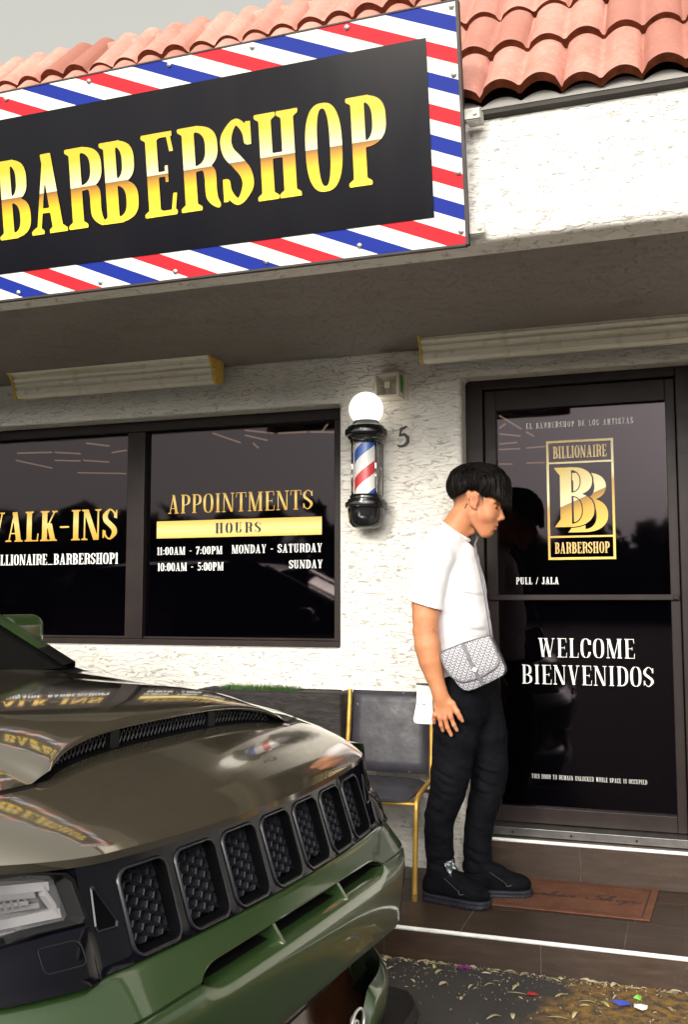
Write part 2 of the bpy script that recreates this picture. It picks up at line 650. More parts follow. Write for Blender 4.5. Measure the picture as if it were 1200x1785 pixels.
        if ch == 'M':
            ops += [bx(sf, sf + t * 1.2, 0, 1), serif(sf + t * .6, 0, .09)]; ops += stem(w - c)
            ops += [diag(w / 2 - .02, .0, sf + T / 2, 1, T), diag(w / 2 - .02, .0, w - c - T / 2 + t * .6, 1, t * 1.1), serif(sf + .02, 1, .08)]
        if ch == 'Y':
            ops += [bx(w / 2 - T / 2, w / 2 + T / 2, 0, .45), serif(w / 2, 0, T / 2 + sf), diag(w / 2, .4, .06 + T / 2, 1, T), diag(w / 2 + T / 2 - t * .6, .4, w - .09, 1, t * 1.2), serif(.06 + T / 2, 1, T / 2 + .06), serif(w - .09, 1, .09)]
        if ch == 'K':
            ops += stem(c); ops += [diag(c + T * .3, .38, w - .08, 1, t * 1.2), diag(w - .05 - T / 2, 0, c + T * .9, .58, T), serif(w - .05 - T / 2, 0, T / 2 + .05), serif(w - .09, 1, .09)]
    elif ch in 'S5':
        m = T / 2
        if ch == 'S':
            ops += [stroke([(w - m * .9, .72), (w - m * 1.1, .86), (w / 2, 1 - t * .6), (m * 1.05, .8), (m * 1.3, .63), (w / 2, .5), (w - m * 1.3, .36), (w - m * 1.05, .2), (w / 2, t * .6), (m * 1.1, .14), (m * .9, .28)],
                           [t * .55, t * .8, t * .6, m * .95, m, m * 1.0, m, m * .95, t * .6, t * .8, t * .55]), bx(w - t * 1.2, w - t * .1, .68, .95), bx(t * .1, t * 1.2, .05, .32)]
        else:
            ops += [bx(.08, w - .03, 1 - T * .8, 1), bx(.08, .08 + t, .5, 1), stroke([(.1, .53), (w / 2, .6), (w - m, .46), (w - m, .22), (w / 2, t * .6), (.08, .14)], [t * .5, t * .8, m, m, t * .6, T * .45])]
    elif ch == '1': ops += stem(w / 2, s1=False); ops += [diag(.02, .8, w / 2, 1, t * 1.3)]
    elif ch == '7': ops += [bx(.02, w, 1 - T * .8, 1), diag(w * .32, 0, w - t, 1, T), bx(.02, .02 + t, .74, 1)]
    elif ch == ':': ops += [bx(.03, .15, .06, .2), bx(.03, .15, .5, .64)]
    elif ch == '-': ops += [bx(.03, w - .03, .42, .42 + t * 1.4)]
    elif ch == '_': ops += [bx(0, w, -.0, t)]
    elif ch == '/': ops += [diag(.05, 0, w - .05, 1, t * 1.4)]
    elif ch == '@':
        ops += [np.minimum(sup(w / 2, .5, w / 2, .5, 2.2), -sup(w / 2, .5, w / 2 - .07, .43, 2.2)), np.minimum(sup(w / 2, .5, w / 4, .25, 2.2), -sup(w / 2, .5, w / 4 - .07, .18, 2.2)), bx(w * .7, w * .77, .3, .75)]
    fld = np.full(x.shape, -1.0)
    for o in ops:
        fld = np.maximum(fld, o)
    fld[0, :] = fld[-1, :] = -1; fld[:, 0] = fld[:, -1] = -1
    r = march(fld, x, y)
    GC[key] = (r[0], r[1], w)
    return GC[key]


def march(fld, x, y):
    """filled outline of fld>0 (marching squares, full cells merged into runs)"""
    V = []; F = []
    nx, ny = fld.shape
    ins = fld > 0
    cnt = ins[:-1, :-1].astype(int) + ins[1:, :-1] + ins[1:, 1:] + ins[:-1, 1:]
    for i in range(nx - 1):
        j = 0
        while j < ny - 1:
            k = cnt[i, j]
            if k == 0:
                j += 1; continue
            if k == 4:
                j2 = j
                while j2 < ny - 1 and cnt[i, j2] == 4: j2 += 1
                b = len(V)
                V += [(x[i, j], y[i, j]), (x[i + 1, j], y[i + 1, j]), (x[i + 1, j2], y[i + 1, j2]), (x[i, j2], y[i, j2])]
                F.append((b, b + 1, b + 2, b + 3)); j = j2; continue
            cs = [(i, j), (i + 1, j), (i + 1, j + 1), (i, j + 1)]
            pol = []
            for a in range(4):
                p, q = cs[a], cs[(a + 1) % 4]
                fp, fq = fld[p], fld[q]
                if fp > 0: pol.append((x[p], y[p]))
                if (fp > 0) != (fq > 0):
                    s = fp / (fp - fq)
                    pol.append((x[p] + s * (x[q] - x[p]), y[p] + s * (y[q] - y[p])))
            if len(pol) >= 3:
                b = len(V); V += pol; F.append(tuple(range(b, b + len(pol))))
            j += 1
    return V, F


def text_mesh(s, x0, x1, base, hgt, T=.15, t=.055, res=44, gap=.06):
    """one line of writing scaled to fill x0..x1; returns 2-D verts, faces"""
    tot = sum(GW[c] for c in s) + gap * (len(s) - 1)
    k = (x1 - x0) / tot
    V = []; F = []; cx = 0.0
    for c in s:
        if c != ' ':
            gv, gf, w = glyph(c, T, t, res)
            b = len(V)
            V += [(x0 + (cx + p[0]) * k, base + p[1] * hgt) for p in gv]
            F += [tuple(i + b for i in f) for f in gf]
        cx += GW[c] + gap
    return V, F


def lettering(V, F, y, mat, parent, local=False):
    return obj('lettering', [(p[0], y, p[1]) for p in V], F, mat, parent, local=local)

# ================================================================== SETTING
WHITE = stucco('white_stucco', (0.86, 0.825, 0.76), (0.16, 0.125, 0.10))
GREYST = stucco('painted_grey_stucco', (0.27, 0.245, 0.225), (0.12, 0.105, 0.095), 0.35)  # soffit coat, painted dark grey


def asphalt():
    m = bpy.data.materials.new('asphalt')
    t, b = nodes(m)
    v = coords(t)
    n1 = noise(t, v, 1.3, 5); n2 = noise(t, v, 220.0, 2, 0.7)
    c = mixc(t, ramp(t, n1, [(0.3, 0.0), (0.7, 1.0)]), (0.036, 0.032, 0.031), (0.058, 0.052, 0.050))
    c = mixc(t, ramp(t, n2, [(0.58, 0.0), (0.7, 0.6)]), c, (0.17, 0.15, 0.14))
    # worn yellow-ochre kerb paint in front of the step's right half
    s = N(t, 'SeparateXYZ'); t.links.new(N(t, 'TexCoord').outputs['Object'], s.inputs[0])
    wob = math_n(t, 'MULTIPLY', math_n(t, 'SUBTRACT', noise(t, v, 7.0, 5), 0.5), 0.5)
    edge = math_n(t, 'ADD', math_n(t, 'ADD', s.outputs['X'], math_n(t, 'MULTIPLY', s.outputs['Y'], -0.35)), wob)
    px = ramp(t, edge, [(0.80, 0.0), (0.92, 1.0)])
    wear = ramp(t, noise(t, v, 26.0, 6, 0.7), [(0.38, 0.0), (0.62, 1.0)])
    inb = ramp(t, math_n(t, 'ADD', s.outputs['Y'], 2.0), [(0.55, 0.0), (0.66, 1.0)])
    f = math_n(t, 'MULTIPLY', math_n(t, 'MULTIPLY', px, wear), inb)
    c = mixc(t, math_n(t, 'MULTIPLY', f, 0.85), c, (0.30, 0.165, 0.035))
    t.links.new(c, b.inputs['Base Color'])
    b.inputs['Roughness'].default_value = 0.85
    b.inputs['Specular IOR Level'].default_value = 0.25
    bump(t, b, math_n(t, 'ADD', n2, math_n(t, 'MULTIPLY', noise(t, v, 60, 3), 0.6)), 0.6, 0.004)
    return m


obj('ground', [(-150, -150, 0), (150, -150, 0), (150, 120, 0), (-150, 120, 0)], [(0, 1, 2, 3)], asphalt())['kind'] = 'structure'

# ------------------------------------------------------------------ the shop building
B = thing('shop_building', 'white stucco barbershop building with red clay tiled roof and deep grey overhang', 'building')
YW = -0.11


def wall():
    xs = [-6.0, -3.30, -0.72, -0.085, 1.0, 4.2]
    zs = [0.0, 0.29, 1.15, 2.405, 2.49, 2.66]
    hole = {(1, 2), (3, 1), (3, 2), (3, 3), (3, 0)}
    v = []; f = []; idx = {}

    def vid(i, j, k):
        if (i, j, k) not in idx:
            idx[(i, j, k)] = len(v); v.append((xs[i], (YW, 0.22)[k], zs[j]))
        return idx[(i, j, k)]
    solid = lambda i, j: 0 <= i < len(xs) - 1 and 0 <= j < len(zs) - 1 and (i, j) not in hole
    for i in range(len(xs) - 1):
        for j in range(len(zs) - 1):
            if not solid(i, j):
                continue
            f.append((vid(i, j, 0), vid(i + 1, j, 0), vid(i + 1, j + 1, 0), vid(i, j + 1, 0)))
            f.append((vid(i, j, 1), vid(i, j + 1, 1), vid(i + 1, j + 1, 1), vid(i + 1, j, 1)))
            for (di, dj, a, c) in ((-1, 0, (i, j + 1), (i, j)), (1, 0, (i + 1, j), (i + 1, j + 1)), (0, -1, (i, j), (i + 1, j)), (0, 1, (i + 1, j + 1), (i, j + 1))):
                if not solid(i + di, j + dj):
                    f.append((vid(*a, 0), vid(*c, 0), vid(*c, 1), vid(*a, 1))[::-1])
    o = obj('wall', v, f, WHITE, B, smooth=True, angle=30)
    bev(o, 0.022, 4, 50)
    return o


wall()
# side and back walls, flat roof deck behind the mansard
m = MB()
m.box((-6.2, 0.22, 0), (-6.0, 8.0, 3.2)); m.box((4.2, 0.22, 0), (4.4, 8.0, 3.2)); m.box((-6.2, 8.0, 0), (4.4, 8.2, 3.2))
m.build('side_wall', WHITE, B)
m = MB(); m.box((-7.0, -0.11, 2.70), (5.2, 8.2, 2.80))
m.build('roof_deck', M('roof_deck', (0.2, 0.19, 0.18), 0.9), B)
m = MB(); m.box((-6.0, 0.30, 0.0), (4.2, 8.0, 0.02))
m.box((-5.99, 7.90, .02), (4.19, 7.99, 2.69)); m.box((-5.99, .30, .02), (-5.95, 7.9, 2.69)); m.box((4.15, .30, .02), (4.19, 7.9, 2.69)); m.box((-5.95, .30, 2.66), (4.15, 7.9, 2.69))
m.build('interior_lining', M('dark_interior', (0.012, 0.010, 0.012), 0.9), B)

# fascia and soffit: one rolled stucco edge
m = MB(); m.box((-7.0, -1.52, 2.632), (5.2, -1.36, 3.105))
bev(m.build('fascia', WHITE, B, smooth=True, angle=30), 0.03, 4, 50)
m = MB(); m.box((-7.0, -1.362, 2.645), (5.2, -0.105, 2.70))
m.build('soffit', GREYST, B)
X = np.linspace(-6.5, 4.9, 1200)
zt = 3.105 + .038 * .72 * np.abs(np.cos(math.pi * (X - 0.3766) / 0.1343)) ** .8
m = MB(); m.v = [(x, y, z) for y in (-1.530, -1.5205) for x, z in zip(X, np.full(1200, 3.098))] + [(x, -1.530, z) for x, z in zip(X, zt)]
m.f = [(k, k + 1, 2400 + k + 1, 2400 + k) for k in range(1199)] + [(k + 1, k, 1200 + k, 1200 + k + 1) for k in range(1199)]; m.mi = [0] * len(m.f)
m.build('eave_shade_strip', M('eave_shade_grey', (0.34, 0.325, 0.30), 0.8), B)  # grey strip standing in for the shadow under the tile edge

# clay tile mansard
TILE = bpy.data.materials.new('clay_tile')
t, b = nodes(TILE)
v = coords(t)
c = mixc(t, ramp(t, noise(t, v, 3.2, 5), [(0.3, 0.0), (0.7, 1.0)]), (0.46, 0.20, 0.155), (0.58, 0.30, 0.245))
c = mixc(t, ramp(t, noise(t, v, 42.0, 5, 0.7), [(0.5, 0.0), (0.74, 0.5)]), c, (0.66, 0.44, 0.37))
c = mixc(t, ramp(t, noise(t, v, 60.0, 3, 0.65), [(0.66, 0.0), (0.74, 0.7)]), c, (0.12, 0.07, 0.05))
c = mixc(t, ramp(t, noise(t, coords(t, (2.5, .5, .5)), 5.0, 6, .65), [(0.52, 0.0), (0.75, 0.65)]), c, (0.36, 0.15, 0.115))
a = N(t, 'Attribute', attribute_name='tone')
c = mixc(t, a.outputs['Fac'], c, (0.30, 0.115, 0.085))
t.links.new(c, b.inputs['Base Color']); b.inputs['Roughness'].default_value = 0.8; b.inputs['Specular IOR Level'].default_value = 0.2
bump(t, b, noise(t, v, 120, 3), 0.3, 0.003)
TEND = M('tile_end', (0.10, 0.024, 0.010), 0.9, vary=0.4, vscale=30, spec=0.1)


def roof():
    A = math.radians(52); ca, sa = math.cos(A), math.sin(A)
    pitch = 0.1343; y0, z0 = -1.545, 3.112; expo = 0.336
    xs0, xs1 = -6.6, 5.0
    nx = int((xs1 - xs0) / pitch * 14)
    X = np.linspace(xs0, xs1, nx)
    ph = (X - 0.3766) / pitch
    wave = 0.038 * np.abs(np.cos(math.pi * ph)) ** 0.8
    V = []; F = []; mi = []; tone = []
    r = np.random.default_rng(3)
    for k in range(4):
        s0, s1 = k * expo, (k + 1) * expo + 0.05
        ti = np.floor((ph + 0.5 + (k % 2)) / 2).astype(int)
        jt = r.normal(0, 0.005, 400); tn = np.clip(r.normal(0.16, 0.30, 400), 0, 0.85)
        fr = (ph + 0.5 + (k % 2)) / 2 % 1
        groove = np.where((fr < 0.035) | (fr > 0.965), 0.010, 0.0)
        lift0 = 0.028 + jt[ti % 400]
        base = len(V)
        rows = [(s0, lift0 - 0.030, 0.0), (s0, lift0, 0.0), (s0 + 0.02, lift0, 0.0), ((s0 + s1) / 2, lift0 * 0.5, 0), (s1, lift0 * 0.05, 0.0)]
        for s, l, _ in rows:
            n_off = wave + l - (groove if s > s0 - 1 and l is not rows[0][1] else 0)
            yy = y0 + s * ca - n_off * sa; zz = z0 + s * sa + n_off * ca
            V += list(zip(X, yy, zz)); tone += list(tn[ti % 400])
        q = grid_faces(len(rows), nx, base)
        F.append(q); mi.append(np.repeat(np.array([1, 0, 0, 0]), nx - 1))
        # underside lip
    F = np.concatenate(F)[:, ::-1]; mi = np.concatenate(mi)
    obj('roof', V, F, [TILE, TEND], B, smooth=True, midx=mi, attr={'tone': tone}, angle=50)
    m = MB()
    s = 4 * expo - 0.02
    n0 = 0
    x = xs0
    while x < xs1:
        L = 0.40
        tl = random.uniform(-.006, .006)
        yy, zz = y0 + s * ca - 0.01 * sa, z0 + s * sa + 0.01 * ca
        m.tube([(x, yy + .03, zz - .01 + tl), (x + L + .03, yy + .03, zz - .018 + tl)], [0.052, 0.046], 12)
        x += L
    rc = m.build('ridge_cap', TILE, B, smooth=True, angle=50)
    a_ = rc.data.attributes.new('tone', 'FLOAT', 'POINT')
    a_.data.foreach_set('value', np.repeat(np.clip(np.random.default_rng(4).normal(.1, .15, len(rc.data.vertices) // 24 + 1), 0, .5), 24)[:len(rc.data.vertices)].astype(np.float32))
    # mortar bed under the ridge
    yy, zz = y0 + s * ca, z0 + s * sa
    m = MB(); m.box((xs0, yy - 0.015, zz - 0.06), (xs1, yy + 0.12, zz + 0.022))
    bev(m.build('ridge_mortar', M('mortar', (0.42, 0.33, 0.25), 0.95, bscale=60, bstr=0.6, vary=.3, vscale=20), B), 0.012, 2)
    m = MB(); m.prism([(yy + .12, zz), (0.2, 3.3), (0.2, 2.81), (-1.30, 3.02), (-1.55, 3.07)], lambda a, b_: (xs0, a, b_), lambda a, b_: (xs1, a, b_))
    m.build('roof_underlay', M('underlay', (0.05, 0.045, 0.04), 0.9), B)


roof()

# ------------------------------------------------------------------ window and door
FRAME = M('bronze_frame', (0.020, 0.0135, 0.0125), 0.42, spec=0.22, vary=0.25, vscale=8)
GLASS = bpy.data.materials.new('tinted_glass')
t, b = nodes(GLASS)
b.inputs['Base Color'].default_value = (0.0008, 0.0006, 0.0012, 1)
b.inputs['Specular IOR Level'].default_value = 0.36
b.inputs['IOR'].default_value = 1.5
b.inputs['Specular Tint'].default_value = (1.0, 0.84, 0.92, 1)
v = coords(t)
t.links.new(ramp(t, noise(t, v, 3.5, 6, 0.65), [(0.3, 0.015), (0.8, 0.06)]), b.inputs['Roughness'])
bump(t, b, noise(t, v, 1.6, 2), 0.04, 0.02)
tr = N(t, 'BsdfTransparent'); tr.inputs['Color'].default_value = (0.30, 0.26, 0.28, 1)
ms = N(t, 'MixShader'); ms.inputs[0].default_value = 0.80
t.links.new(tr.outputs[0], ms.inputs[1]); t.links.new(b.outputs[0], ms.inputs[2])
t.links.new(ms.outputs[0], t.nodes['Material Output'].inputs['Surface'])
VINYL = M('white_vinyl', (0.90, 0.90, 0.86), 0.5, vary=0.03)
GLD = [(0.0, (0.62, 0.34, 0.05)), (0.35, (0.78, 0.50, 0.10)), (0.6, (0.88, 0.66, 0.24)), (1.0, (0.72, 0.42, 0.07))]
YP = 0.06
LT, LF = (.155, .06), (.115, .034)               # two hands of lettering: slab, fine

win = MB()
win.box((-3.32, 0.02, 1.14), (-0.70, 0.10, 1.182)); win.box((-3.32, 0.02, 2.346), (-0.70, 0.10, 2.42))
win.box((-0.795, 0.022, 1.182), (-0.70, 0.10, 2.346)); win.box((-2.043, 0.022, 1.182), (-1.931, 0.10, 2.346)); win.box((-3.32, 0.022, 1.182), (-3.23, 0.10, 2.346))
win.box((-3.23, 0.034, 1.182), (-2.043, 0.10, 1.196)); win.box((-1.931, 0.034, 1.182), (-0.795, 0.10, 1.196))
window = bev(win.build('window', FRAME, B), 0.004, 2)
for x0, x1 in ((-1.935, -0.79), (-3.235, -2.04)):
    m = MB(); m.box((x0, YP, 1.178), (x1, YP + 0.006, 2.35)); m.build('pane', GLASS, window)
YL = YP - 0.0018
apt = gold('gold_vinyl_appointments', 'Z', 1.878, 1.985, GLD)
lettering(*text_mesh('APPOINTMENTS', -1.798, -0.93, 1.878, 0.105, .12, .034, 44, .09), YL, apt, window)
obj('gold_bar', [(-1.868, YL, 1.741), (-0.877, YL, 1.741), (-0.877, YL, 1.837), (-1.868, YL, 1.837)], [(0, 1, 2, 3)],
    gold('gold_vinyl_bar', 'Z', 1.741, 1.837, [(0.0, (0.80, 0.55, 0.12)), (0.45, (0.90, 0.74, 0.30)), (1.0, (0.78, 0.52, 0.10))]), window)
lettering(*text_mesh('HOURS', -1.503, -1.228, 1.761, 0.058, .16, .025, 36, .16), YL - 0.0015, M('black_vinyl', (0.012, 0.010, 0.012), 0.5), window)
for s, x0, x1, zb, h in (('11:00AM - 7:00PM', -1.863, -1.458, 1.648, .043), ('MONDAY - SATURDAY', -1.402, -0.875, 1.649, .046), ('10:00AM - 5:00PM', -1.858, -1.45, 1.558, .045), ('SUNDAY', -1.064, -0.872, 1.564, .044)):
    lettering(*text_mesh(s, x0, x1, zb, h, .15, .05, 26, .07), YL, VINYL, window)
wk = gold('gold_vinyl_walk_ins', 'Z', 1.742, 1.92, GLD)
lettering(*text_mesh('WALK-INS', -3.075, -2.125, 1.742, 0.177, .16, .04, 60, .05), YL, wk, window)
lettering(*text_mesh('@BILLIONAIRE_BARBERSHOP1', -3.035, -2.114, 1.603, 0.063, .16, .06, 30, .045), YL, VINYL, window)

fr = MB()
fr.box((-0.095, 0.0, 0.29), (0.0, 0.12, 2.50)); fr.box((0.914, 0.0, 0.29), (1.02, 0.12, 2.50)); fr.box((0.0, 0.0, 2.444), (0.914, 0.12, 2.50))
frame_in = MB()
door = bev(fr.build('door', FRAME, B), 0.004, 2)
lf = MB()
lf.box((0.004, 0.032, 0.335), (0.060, 0.075, 2.440)); lf.box((0.866, 0.032, 0.335), (0.910, 0.075, 2.440))
lf.box((0.060, 0.032, 2.338), (0.866, 0.075, 2.440)); lf.box((0.060, 0.032, 0.335), (0.866, 0.075, 0.409))
bev(lf.build('leaf_frame', FRAME, door), 0.003, 2)
m = MB(); m.box((0.02, 0.012, 1.394), (0.905, 0.034, 1.421)); m.box((0.878, 0.006, 1.398), (0.896, 0.012, 1.416))
bev(m.build('push_bar', FRAME, door), 0.003, 2)
m = MB(); m.box((-0.08, -0.075, 0.295), (1.0, 0.11, 0.332))
for sx in (0.13, 0.40, 0.69): m.lathe([(0.006, 0.0), (0.006, 0.003), (0.0, 0.004)], (sx, -0.076, 0.312), 8, axis='Y', mi=1)
bev(m.build('threshold', [M('aluminium', (0.20, 0.19, 0.185), 0.35, metal=0.9, vary=.2, vscale=20), FRAME], door), 0.004, 2)
m = MB(); m.box((0.058, YP, 0.405), (0.868, YP + 0.006, 2.342)); m.build('pane', GLASS, door)
lettering(*text_mesh('EL BARBERSHOP DE LOS ARTISTAS', 0.207, 0.719, 2.241, 0.029, .17, .07, 24, .22), YL, VINYL, door)
lettering(*text_mesh('PULL / JALA', 0.144, 0.352, 1.472, 0.034, .16, .06, 28, .06), YL, VINYL, door)
lettering(*text_mesh('WELCOME', 0.246, 0.697, 1.120, 0.091, .12, .026, 46, .10), YL, VINYL, door)
lettering(*text_mesh('BIENVENIDOS', 0.165, 0.778, 0.990, 0.092, .12, .026, 46, .10), YL, VINYL, door)
lettering(*text_mesh('THIS DOOR TO REMAIN UNLOCKED WHILE SPACE IS OCCUPIED', 0.204, 0.736, 0.541, 0.0205, .09, .04, 26, .20), YL, VINYL, door)
eg = gold('gold_vinyl_emblem_text', 'Z', 1.6, 2.16, [(0, (0.72, 0.45, 0.14)), (0.5, (0.86, 0.66, 0.34)), (1, (0.80, 0.58, 0.26))])
lettering(*text_mesh('BILLIONAIRE', 0.336, 0.592, 2.087, 0.0595, .155, .06, 32, .06), YL, eg, door)
lettering(*text_mesh('BARBERSHOP', 0.336, 0.595, 1.620, 0.0545, .155, .06, 32, .06), YL, eg, door)
# the emblem's double B: second letter behind, parted from the first by a dark outline
res = 150
gx = np.linspace(0.325, 0.605, res)[:, None] + np.zeros((1, 190)); gz = np.linspace(1.712, 2.052, 190)[None, :] + np.zeros((res, 1))


def big_b(x0, x1, z0, z1):
    w = x1 - x0; h = z1 - z0
    X = (gx - x0) / h; Z = (gz - z0) / h; w /= h
    T, t_ = .185, .05
    bx = lambda a, b_, c_, d: np.minimum(np.minimum(X - a, b_ - X), np.minimum(Z - c_, d - Z))
    def bowl(xa, xb, ya, yb):
        sup = lambda a, b_: (1 - ((np.abs(X - xa) / a) ** 2.3 + (np.abs(Z - (ya + yb) / 2) / b_) ** 2.3) ** (1 / 2.3)) * min(a, b_)
        return np.minimum(np.minimum(sup(xb - xa, (yb - ya) / 2), X - xa), -sup(xb - xa - T, (yb - ya) / 2 - t_))
    c_ = .10
    o = np.maximum(bx(c_, c_ + T, 0, 1), np.maximum(bowl(c_ + T * .9, w * .96, .52, 1), bowl(c_ + T * .9, w, 0, .52 + t_)))
    f0 = np.minimum(np.minimum(Z, .13 - Z), np.minimum(X - Z * .75, c_ + T - X)); f1 = np.minimum(np.minimum(1 - Z, Z - .87), np.minimum(X - (1 - Z) * .75, c_ + T - X))
    return np.maximum(o, np.maximum(f0, f1)) * h


b1 = big_b(0.338, 0.528, 1.749, 2.041); b2 = big_b(0.402, 0.592, 1.722, 2.012)
out1 = np.maximum(b1, -1) + 0.0048
stemhole = -np.minimum(np.minimum(gx - 0.402, 0.470 - gx), gz)       # keep second B's stem only as slivers inside the first B's counters
fld = np.maximum(b1, np.minimum(b2, -out1))
V, F = march(fld, gx, gz)
bb = gold('gold_emblem_letters', (-0.42, 1.0), 1.52, 1.88, [(0.0, (0.83, 0.55, 0.10)), (0.30, (0.74, 0.42, 0.06)), (0.475, (0.36, 0.19, 0.03)), (0.48, (0.92, 0.82, 0.50)), (1.0, (0.80, 0.60, 0.17))])
lettering(V, F, YL, bb, door)
m = MB()
def bar(x0, x1, z0, z1): m.add([(x0, YL, z0), (x1, YL, z0), (x1, YL, z1), (x0, YL, z1)], [(0, 1, 2, 3)])
w_ = 0.0115
bar(.304, .624, 2.175 - w_, 2.175); bar(.304, .624, 1.59, 1.59 + w_); bar(.304, .304 + w_, 1.59 + w_, 2.175 - w_); bar(.624 - w_, .624, 1.59 + w_, 2.175 - w_)
bar(.304 + w_, .624 - w_, 2.060, 2.060 + w_ * .8); bar(.304 + w_, .624 - w_, 1.697, 1.697 + w_ * .8)
m.build('emblem_border', gold('gold_emblem_border', (-0.42, 1.0), 1.46, 2.05, [(0, (0.84, 0.58, 0.14)), (0.42, (0.62, 0.36, 0.07)), (0.50, (0.92, 0.82, 0.55)), (1, (0.82, 0.62, 0.22))]), door)

# ceiling strip lamps seen dimly through the tinted glass
LAMP = M('strip_lamp', (0.5, 0.4, 0.3), 0.5, emit=((1.0, 0.86, 0.50), 24.0))
def lamp(ax, ay, bx_, by):
    """one strip lamp hung under the shop's ceiling between two points of the room"""
    d = Vector((bx_ - ax, by - ay, 0)); L = d.length
    o = thing('ceiling_lamp', LAMP_TXT, 'ceiling lamp', (ax, ay, 2.58), (0, 0, math.atan2(d.y, d.x)), 'strip lamps under the shop ceiling')
    q = MB(); q.tube([(0, 0, 0), (L, 0, 0)], 0.006, 8); q.build('tube', LAMP, o, local=True)
    q = MB(); q.box((0, -0.005, 0.008), (L, 0.005, 0.02)); q.build('housing', M('lamp_housing', (0.1, 0.09, 0.08), 0.6), o, local=True)

for LAMP_TXT, segs in (
        ('thin orange strip lamp glowing behind the glass above the hours', [(-2.213, 1.429, -2.21, 1.877), (-1.944, 1.391, -1.808, 1.572), (-2.033, 1.583, -1.972, 1.842), (-1.774, 1.584, -1.557, 1.598), (-1.544, 1.603, -1.362, 1.685), (-1.448, 1.61, -1.325, 1.375), (-2.129, 1.936, -2.186, 2.157)]),
        ('thin orange strip lamp glowing behind the left window pane', [(-4.137, 1.76, -3.847, 1.814), (-3.825, 1.821, -3.675, 1.957), (-3.32, 1.508, -3.233, 1.686), (-3.871, 2.289, -3.722, 2.453), (-4.411, 2.098, -4.423, 2.617), (-3.399, 1.988, -3.225, 1.921), (-4.391, 2.969, -3.996, 3.176), (-4.101, 2.208, -3.914, 2.311)]),
        ("thin orange strip lamp glowing behind the door's glass", [(-0.164, 1.449, -0.107, 1.984), (-0.242, 1.894, -0.179, 1.751), (-0.286, 2.141, -0.159, 2.278), (-0.369, 2.595, -0.226, 2.564), (-0.421, 2.875, -0.252, 2.88), (-0.568, 3.706, -0.456, 3.746), (-0.33, 3.723, -0.168, 3.741), (-0.092, 2.12, -0.069, 2.309), (-0.203, 2.865, -0.051, 2.833)])):
    for q_ in segs:
        lamp(*q_)

# ================================================================== THINGS ON THE BUILDING
# ------------------------------------------------------------------ the big sign, leaning out from the fascia
TH = math.atan2(.127, .782)
SG = thing('shop_sign', 'large black sign with gold barbershop lettering and red, white and blue diagonal border', 'sign', (0, -1.57, 2.612), (TH, 0, 0))
SX0, SX1, SH = -1.905, 0.2515, 0.806
STRIPE = bpy.data.materials.new('barber_stripes')
t, b = nodes(STRIPE)
s = N(t, 'SeparateXYZ'); t.links.new(N(t, 'TexCoord').outputs['Object'], s.inputs[0])
vv = math_n(t, 'ADD', s.outputs['Z'], math_n(t, 'MULTIPLY', s.outputs['X'], 0.418))
ph = math_n(t, 'FRACT', math_n(t, 'DIVIDE', math_n(t, 'SUBTRACT', 0.754 + 0.2085 * 20, vv), 0.2085))
c = ramp(t, ph, [(0.0, (0.56, 0.018, 0.030)), (0.245, (0.78, 0.76, 0.70)), (0.49, (0.008, 0.024, 0.25)), (0.74, (0.78, 0.76, 0.70))], 'CONSTANT')
c = mixc(t, ramp(t, noise(t, coords(t), 5.0, 5), [(0.45, 0.0), (0.8, 0.22)]), c, (0.45, 0.42, 0.38), 'MULTIPLY')
t.links.new(c, b.inputs['Base Color']); b.inputs['Roughness'].default_value = 0.5; b.inputs['Specular IOR Level'].default_value = 0.12
PANEL = bpy.data.materials.new('black_sign_face')
t, b = nodes(PANEL)
v = coords(t, (1.0, 1, 0.25), warp=.1)
b.inputs['Base Color'].default_value = (0.0028, 0.0025, 0.0055, 1)
t.links.new(ramp(t, noise(t, v, 2.2, 3), [(0.3, 0.16), (0.7, 0.34)]), b.inputs['Roughness'])
b.inputs['Specular IOR Level'].default_value = 0.11
bump(t, b, noise(t, v, 1.4, 1), 0.12, 0.03)
m = MB(); m.box((SX0, 0.0, 0.0), (SX1, 0.022, SH))
obj('border', m.v, m.f, STRIPE, SG, local=True)
m = MB(); m.box((SX1, -0.003, -0.004), (SX1 + 0.010, 0.030, SH + 0.004)); m.box((SX0, -0.003, -0.008), (SX1, 0.03, -0.001)); m.box((SX0, -0.003, SH + .001), (SX1, 0.03, SH + 0.006))
obj('edge_trim', m.v, m.f, M('dark_edge', (0.035, 0.025, 0.024), 0.6), SG, local=True)
m = MB()
m.add([(SX0 + .105, -0.0025, .1005), (-1.196, -0.0025, .1005), (-1.196, -0.0025, .7035), (SX0 + .105, -0.0025, .7035)], [(0, 1, 2, 3)])
m.add([(-1.1957, -0.0025, .1005), (0.1455, -0.0025, .1005), (0.1455, -0.0025, .7035), (-1.1957, -0.0025, .7035)], [(0, 1, 2, 3)])
obj('black_panel', m.v, m.f, PANEL, SG, local=True)
GS = [(0.0, (0.86, 0.66, 0.04)), (0.30, (0.80, 0.48, 0.012)), (0.455, (0.42, 0.19, 0.012)), (0.505, (0.22, 0.11, 0.02)), (0.512, (0.78, 0.70, 0.46)), (0.66, (0.66, 0.55, 0.20)), (0.84, (0.58, 0.43, 0.025)), (1.0, (0.60, 0.42, 0.02))]
sgold = gold('sign_gold', 'Z', 0.232, 0.546, GS, 0.4)
SZ, SHGT = 0.233, 0.308
V = []; F = []; V2 = []; F2 = []
